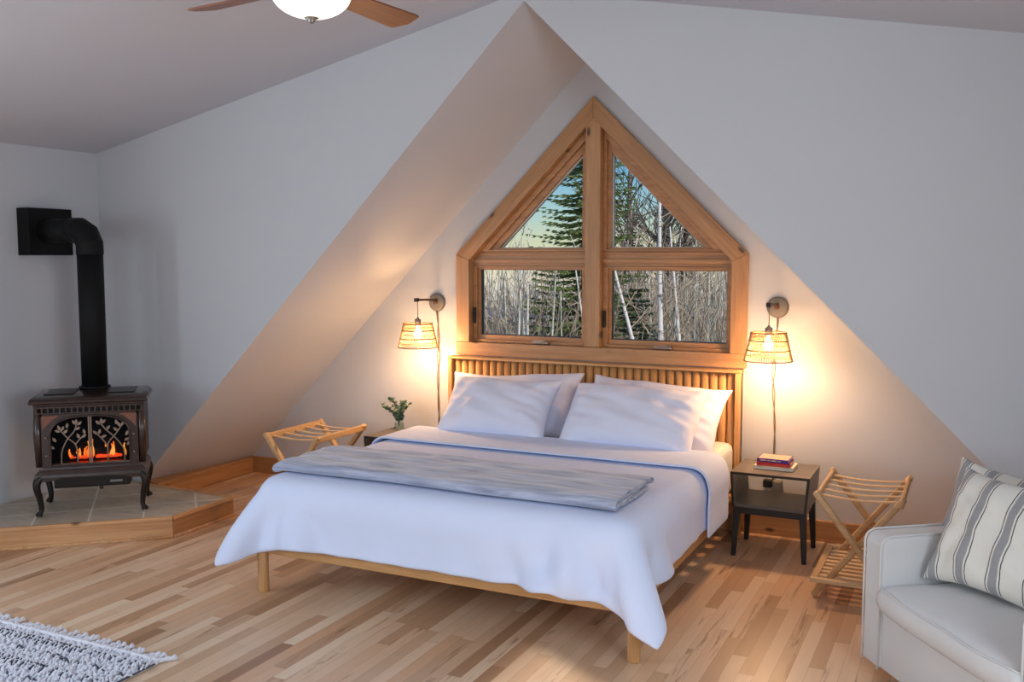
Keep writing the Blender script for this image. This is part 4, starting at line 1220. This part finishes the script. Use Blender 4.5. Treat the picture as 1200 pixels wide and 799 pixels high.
# brush: tangled sticks nobody could count
mb = MB(); mbp = MB()
for i in range(7600):
    u = rng.uniform(700, 1000) if i % 3 < 2 else rng.uniform(520, 700); dist = rng.uniform(14, 34)
    x, y = at(u, dist); g = gz(x, y); z = g-.1
    H = rng.uniform(1.6, 4.9) if u < 700 else rng.uniform(1.2, 5.0)
    a = rng.uniform(0, 6.28); l = rng.uniform(.05, .8)
    p = Vector((x, y, z)); q = p+Vector((math.cos(a)*l*H*.4, math.sin(a)*l*H*.4, H*.5)); e = q+Vector((math.cos(a+.5)*l*H*.6, math.sin(a+.5)*l*H*.6, H*.5))
    (mbp if i % 6 == 0 else mb).tube([p, q, e], [.015, .012, .006], 3, False)
    for w in range(2):
        d = Vector((rng.uniform(-1,1), rng.uniform(-1,1), rng.uniform(.1,1)))*.35; c_ = q.lerp(e, rng.random()); mb.tube([c_, c_+d], [.006, .003], 3, False)
o = mbp.build('pale_brush_stems', 'poplar', None, normals=False); tag(o, 'pale slender stems standing all through the brush beyond the window', 'brush', None, 'stuff')
o = mb.build('brush', 'twig', None, normals=False); tag(o, 'tangled bare brush between the trunks beyond the window', 'brush', None, 'stuff')
# spruces
def spruce(label, u, dist, H, R, mat, seed, dens=1.0):
    x, y = at(u, dist); rng = random.Random(seed)
    t = thing('spruce_tree', label, 'tree', (x, y, gz(x, y)-.05))
    MB().tube([(0,0,0), (0,0,H*.5), (0,0,H)], [R*.07+.03, R*.05+.02, .008], 8).build('trunk', 'bark', t, normals=False)
    mb = MB(); z = H*.12
    while z < H*.985:
        f = 1-z/H; nb = max(4, int((5+7*f)*dens))
        for b in range(nb):
            a = rng.uniform(0, 2*PI); L = R*(f**.85)*rng.uniform(.65, 1.1)+.06
            d = Vector((math.cos(a), math.sin(a), 0)); n = max(3, int(L/.10))
            for k in range(n+1):
                s = k/n; p = Vector((0,0,z))+d*L*s+Vector((0,0,-.20*L*s+.20*L*s*s))
                side = d.cross(Vector((0,0,1)))
                for w in (-1, 1, -.5, .5, 0):
                    wl = (.09+.16*L*(1-s))*rng.uniform(.7,1.2)
                    dd = (d*.75+side*w*.8+Vector((0,0,rng.uniform(-.35,.1)))).normalized()
                    e = p+dd*wl; nn = dd.cross(Vector((rng.uniform(-.4,.4), rng.uniform(-.4,.4), 1))).normalized()*(.010+.008*rng.random())
                    up = Vector((0,0,.02))
                    A = [mb.bm.verts.new(q) for q in (p, p.lerp(e,.4)+nn, e, p.lerp(e,.4)-nn)]; mb.bm.faces.new(A)
                    B = [mb.bm.verts.new(q) for q in (p, p.lerp(e,.45)+up*.5, e, p.lerp(e,.45)-up*.5)]; mb.bm.faces.new(B)
        z += max(.07, H*.0095)*rng.uniform(.8, 1.2)
    mb.build('foliage', mat, t, normals=False)
spruce('tall green spruce left of the centre mullion', 688, 15, 9.4, 1.55, 'needle', 1)
spruce('small dark spruce standing in the upper right pane', 741, 27, 6.9, 1.2, 'needledark', 2)
spruce('dark low spruce behind the leaning birch in the lower right pane', 748, 13.2, 4.3, 1.0, 'needledark', 3)
spruce('young spruce at the lower right corner of the upper right pane', 800, 32, 6.2, 1.4, 'needledark', 4)
spruce('distant dark spruce at the left in the lower left pane', 578, 30, 3.0, 1.0, 'needledark', 5)

# ------------------------------------------------------------------ sky and light
w = bpy.data.worlds.new('sky'); SC.world = w; w.use_nodes = True
t = w.node_tree; t.nodes.clear()
o = t.nodes.new('ShaderNodeOutputWorld'); bg = t.nodes.new('ShaderNodeBackground'); tc = t.nodes.new('ShaderNodeTexCoord'); sp = t.nodes.new('ShaderNodeSeparateXYZ')
cr_ = t.nodes.new('ShaderNodeValToRGB'); mp = t.nodes.new('ShaderNodeMapRange')
mp.inputs[1].default_value = -.05; mp.inputs[2].default_value = .30
st = [(0, (226,222,214)), (.10, (236,226,196)), (.19, (216,222,190)), (.28, (176,212,216)), (.38, (128,186,220)), (.55, (92,158,212)), (1, (84,136,196))]
e = cr_.color_ramp.elements
while len(e) < len(st): e.new(.5)
for i, (p, c) in enumerate(st): e[i].position = p; e[i].color = (*s2l(c), 1)
t.links.new(tc.outputs['Generated'], sp.inputs[0]); t.links.new(sp.outputs[2], mp.inputs[0]); t.links.new(mp.outputs[0], cr_.inputs[0]); t.links.new(cr_.outputs[0], bg.inputs[0]); t.links.new(bg.outputs[0], o.inputs[0])
bg.inputs[1].default_value = 1.0

def sun(name, e, col, d, ang):
    l = bpy.data.lights.new(name, 'SUN'); l.energy = e; l.color = col; l.angle = R_(ang); ob = bpy.data.objects.new(name, l); COL.objects.link(ob)
    ob.rotation_euler = Vector(d).to_track_quat('-Z', 'Y').to_euler()
sun('sun', 4.0, (1,.92,.82), (-.75, .45, -.55), 2)
def area(name, loc, d, sx, sy, e, col):
    l = bpy.data.lights.new(name, 'AREA'); l.shape = 'RECTANGLE'; l.size = sx; l.size_y = sy; l.energy = e; l.color = col
    ob = bpy.data.objects.new(name, l); COL.objects.link(ob); ob.location = loc; ob.rotation_euler = Vector(d).to_track_quat('-Z', 'Y').to_euler()
FILL_COL = (.76,.89,1)  # tint of the area lamps added in the unseen openings to brighten the room
area('fill_rear_left', (-4.1, YB-.02, 1.42), (0,1,0), 1.5, 1.35, 31, FILL_COL)
area('fill_rear_right', (-.4, YB-.02, 1.42), (0,1,0), 1.5, 1.35, 31, FILL_COL)
area('fill_left', (WL-.03, 1.2, 1.45), (1,0,0), 1.5, 1.2, 68, FILL_COL)
area('fill_right', (WR+.03, 1.3, 1.45), (-1,0,0), 1.5, 1.2, 71, FILL_COL)

SC.view_settings.view_transform = 'Standard'; SC.view_settings.look = 'None'; SC.view_settings.exposure = -0.06; SC.view_settings.gamma = 1.0; SC.view_settings.use_curve_mapping = False
cy = SC.cycles
cy.max_bounces = 10; cy.diffuse_bounces = 6; cy.glossy_bounces = 4; cy.transparent_max_bounces = 12; cy.sample_clamp_indirect = 6; cy.use_denoising = True; cy.caustics_reflective = False; cy.caustics_refractive = False
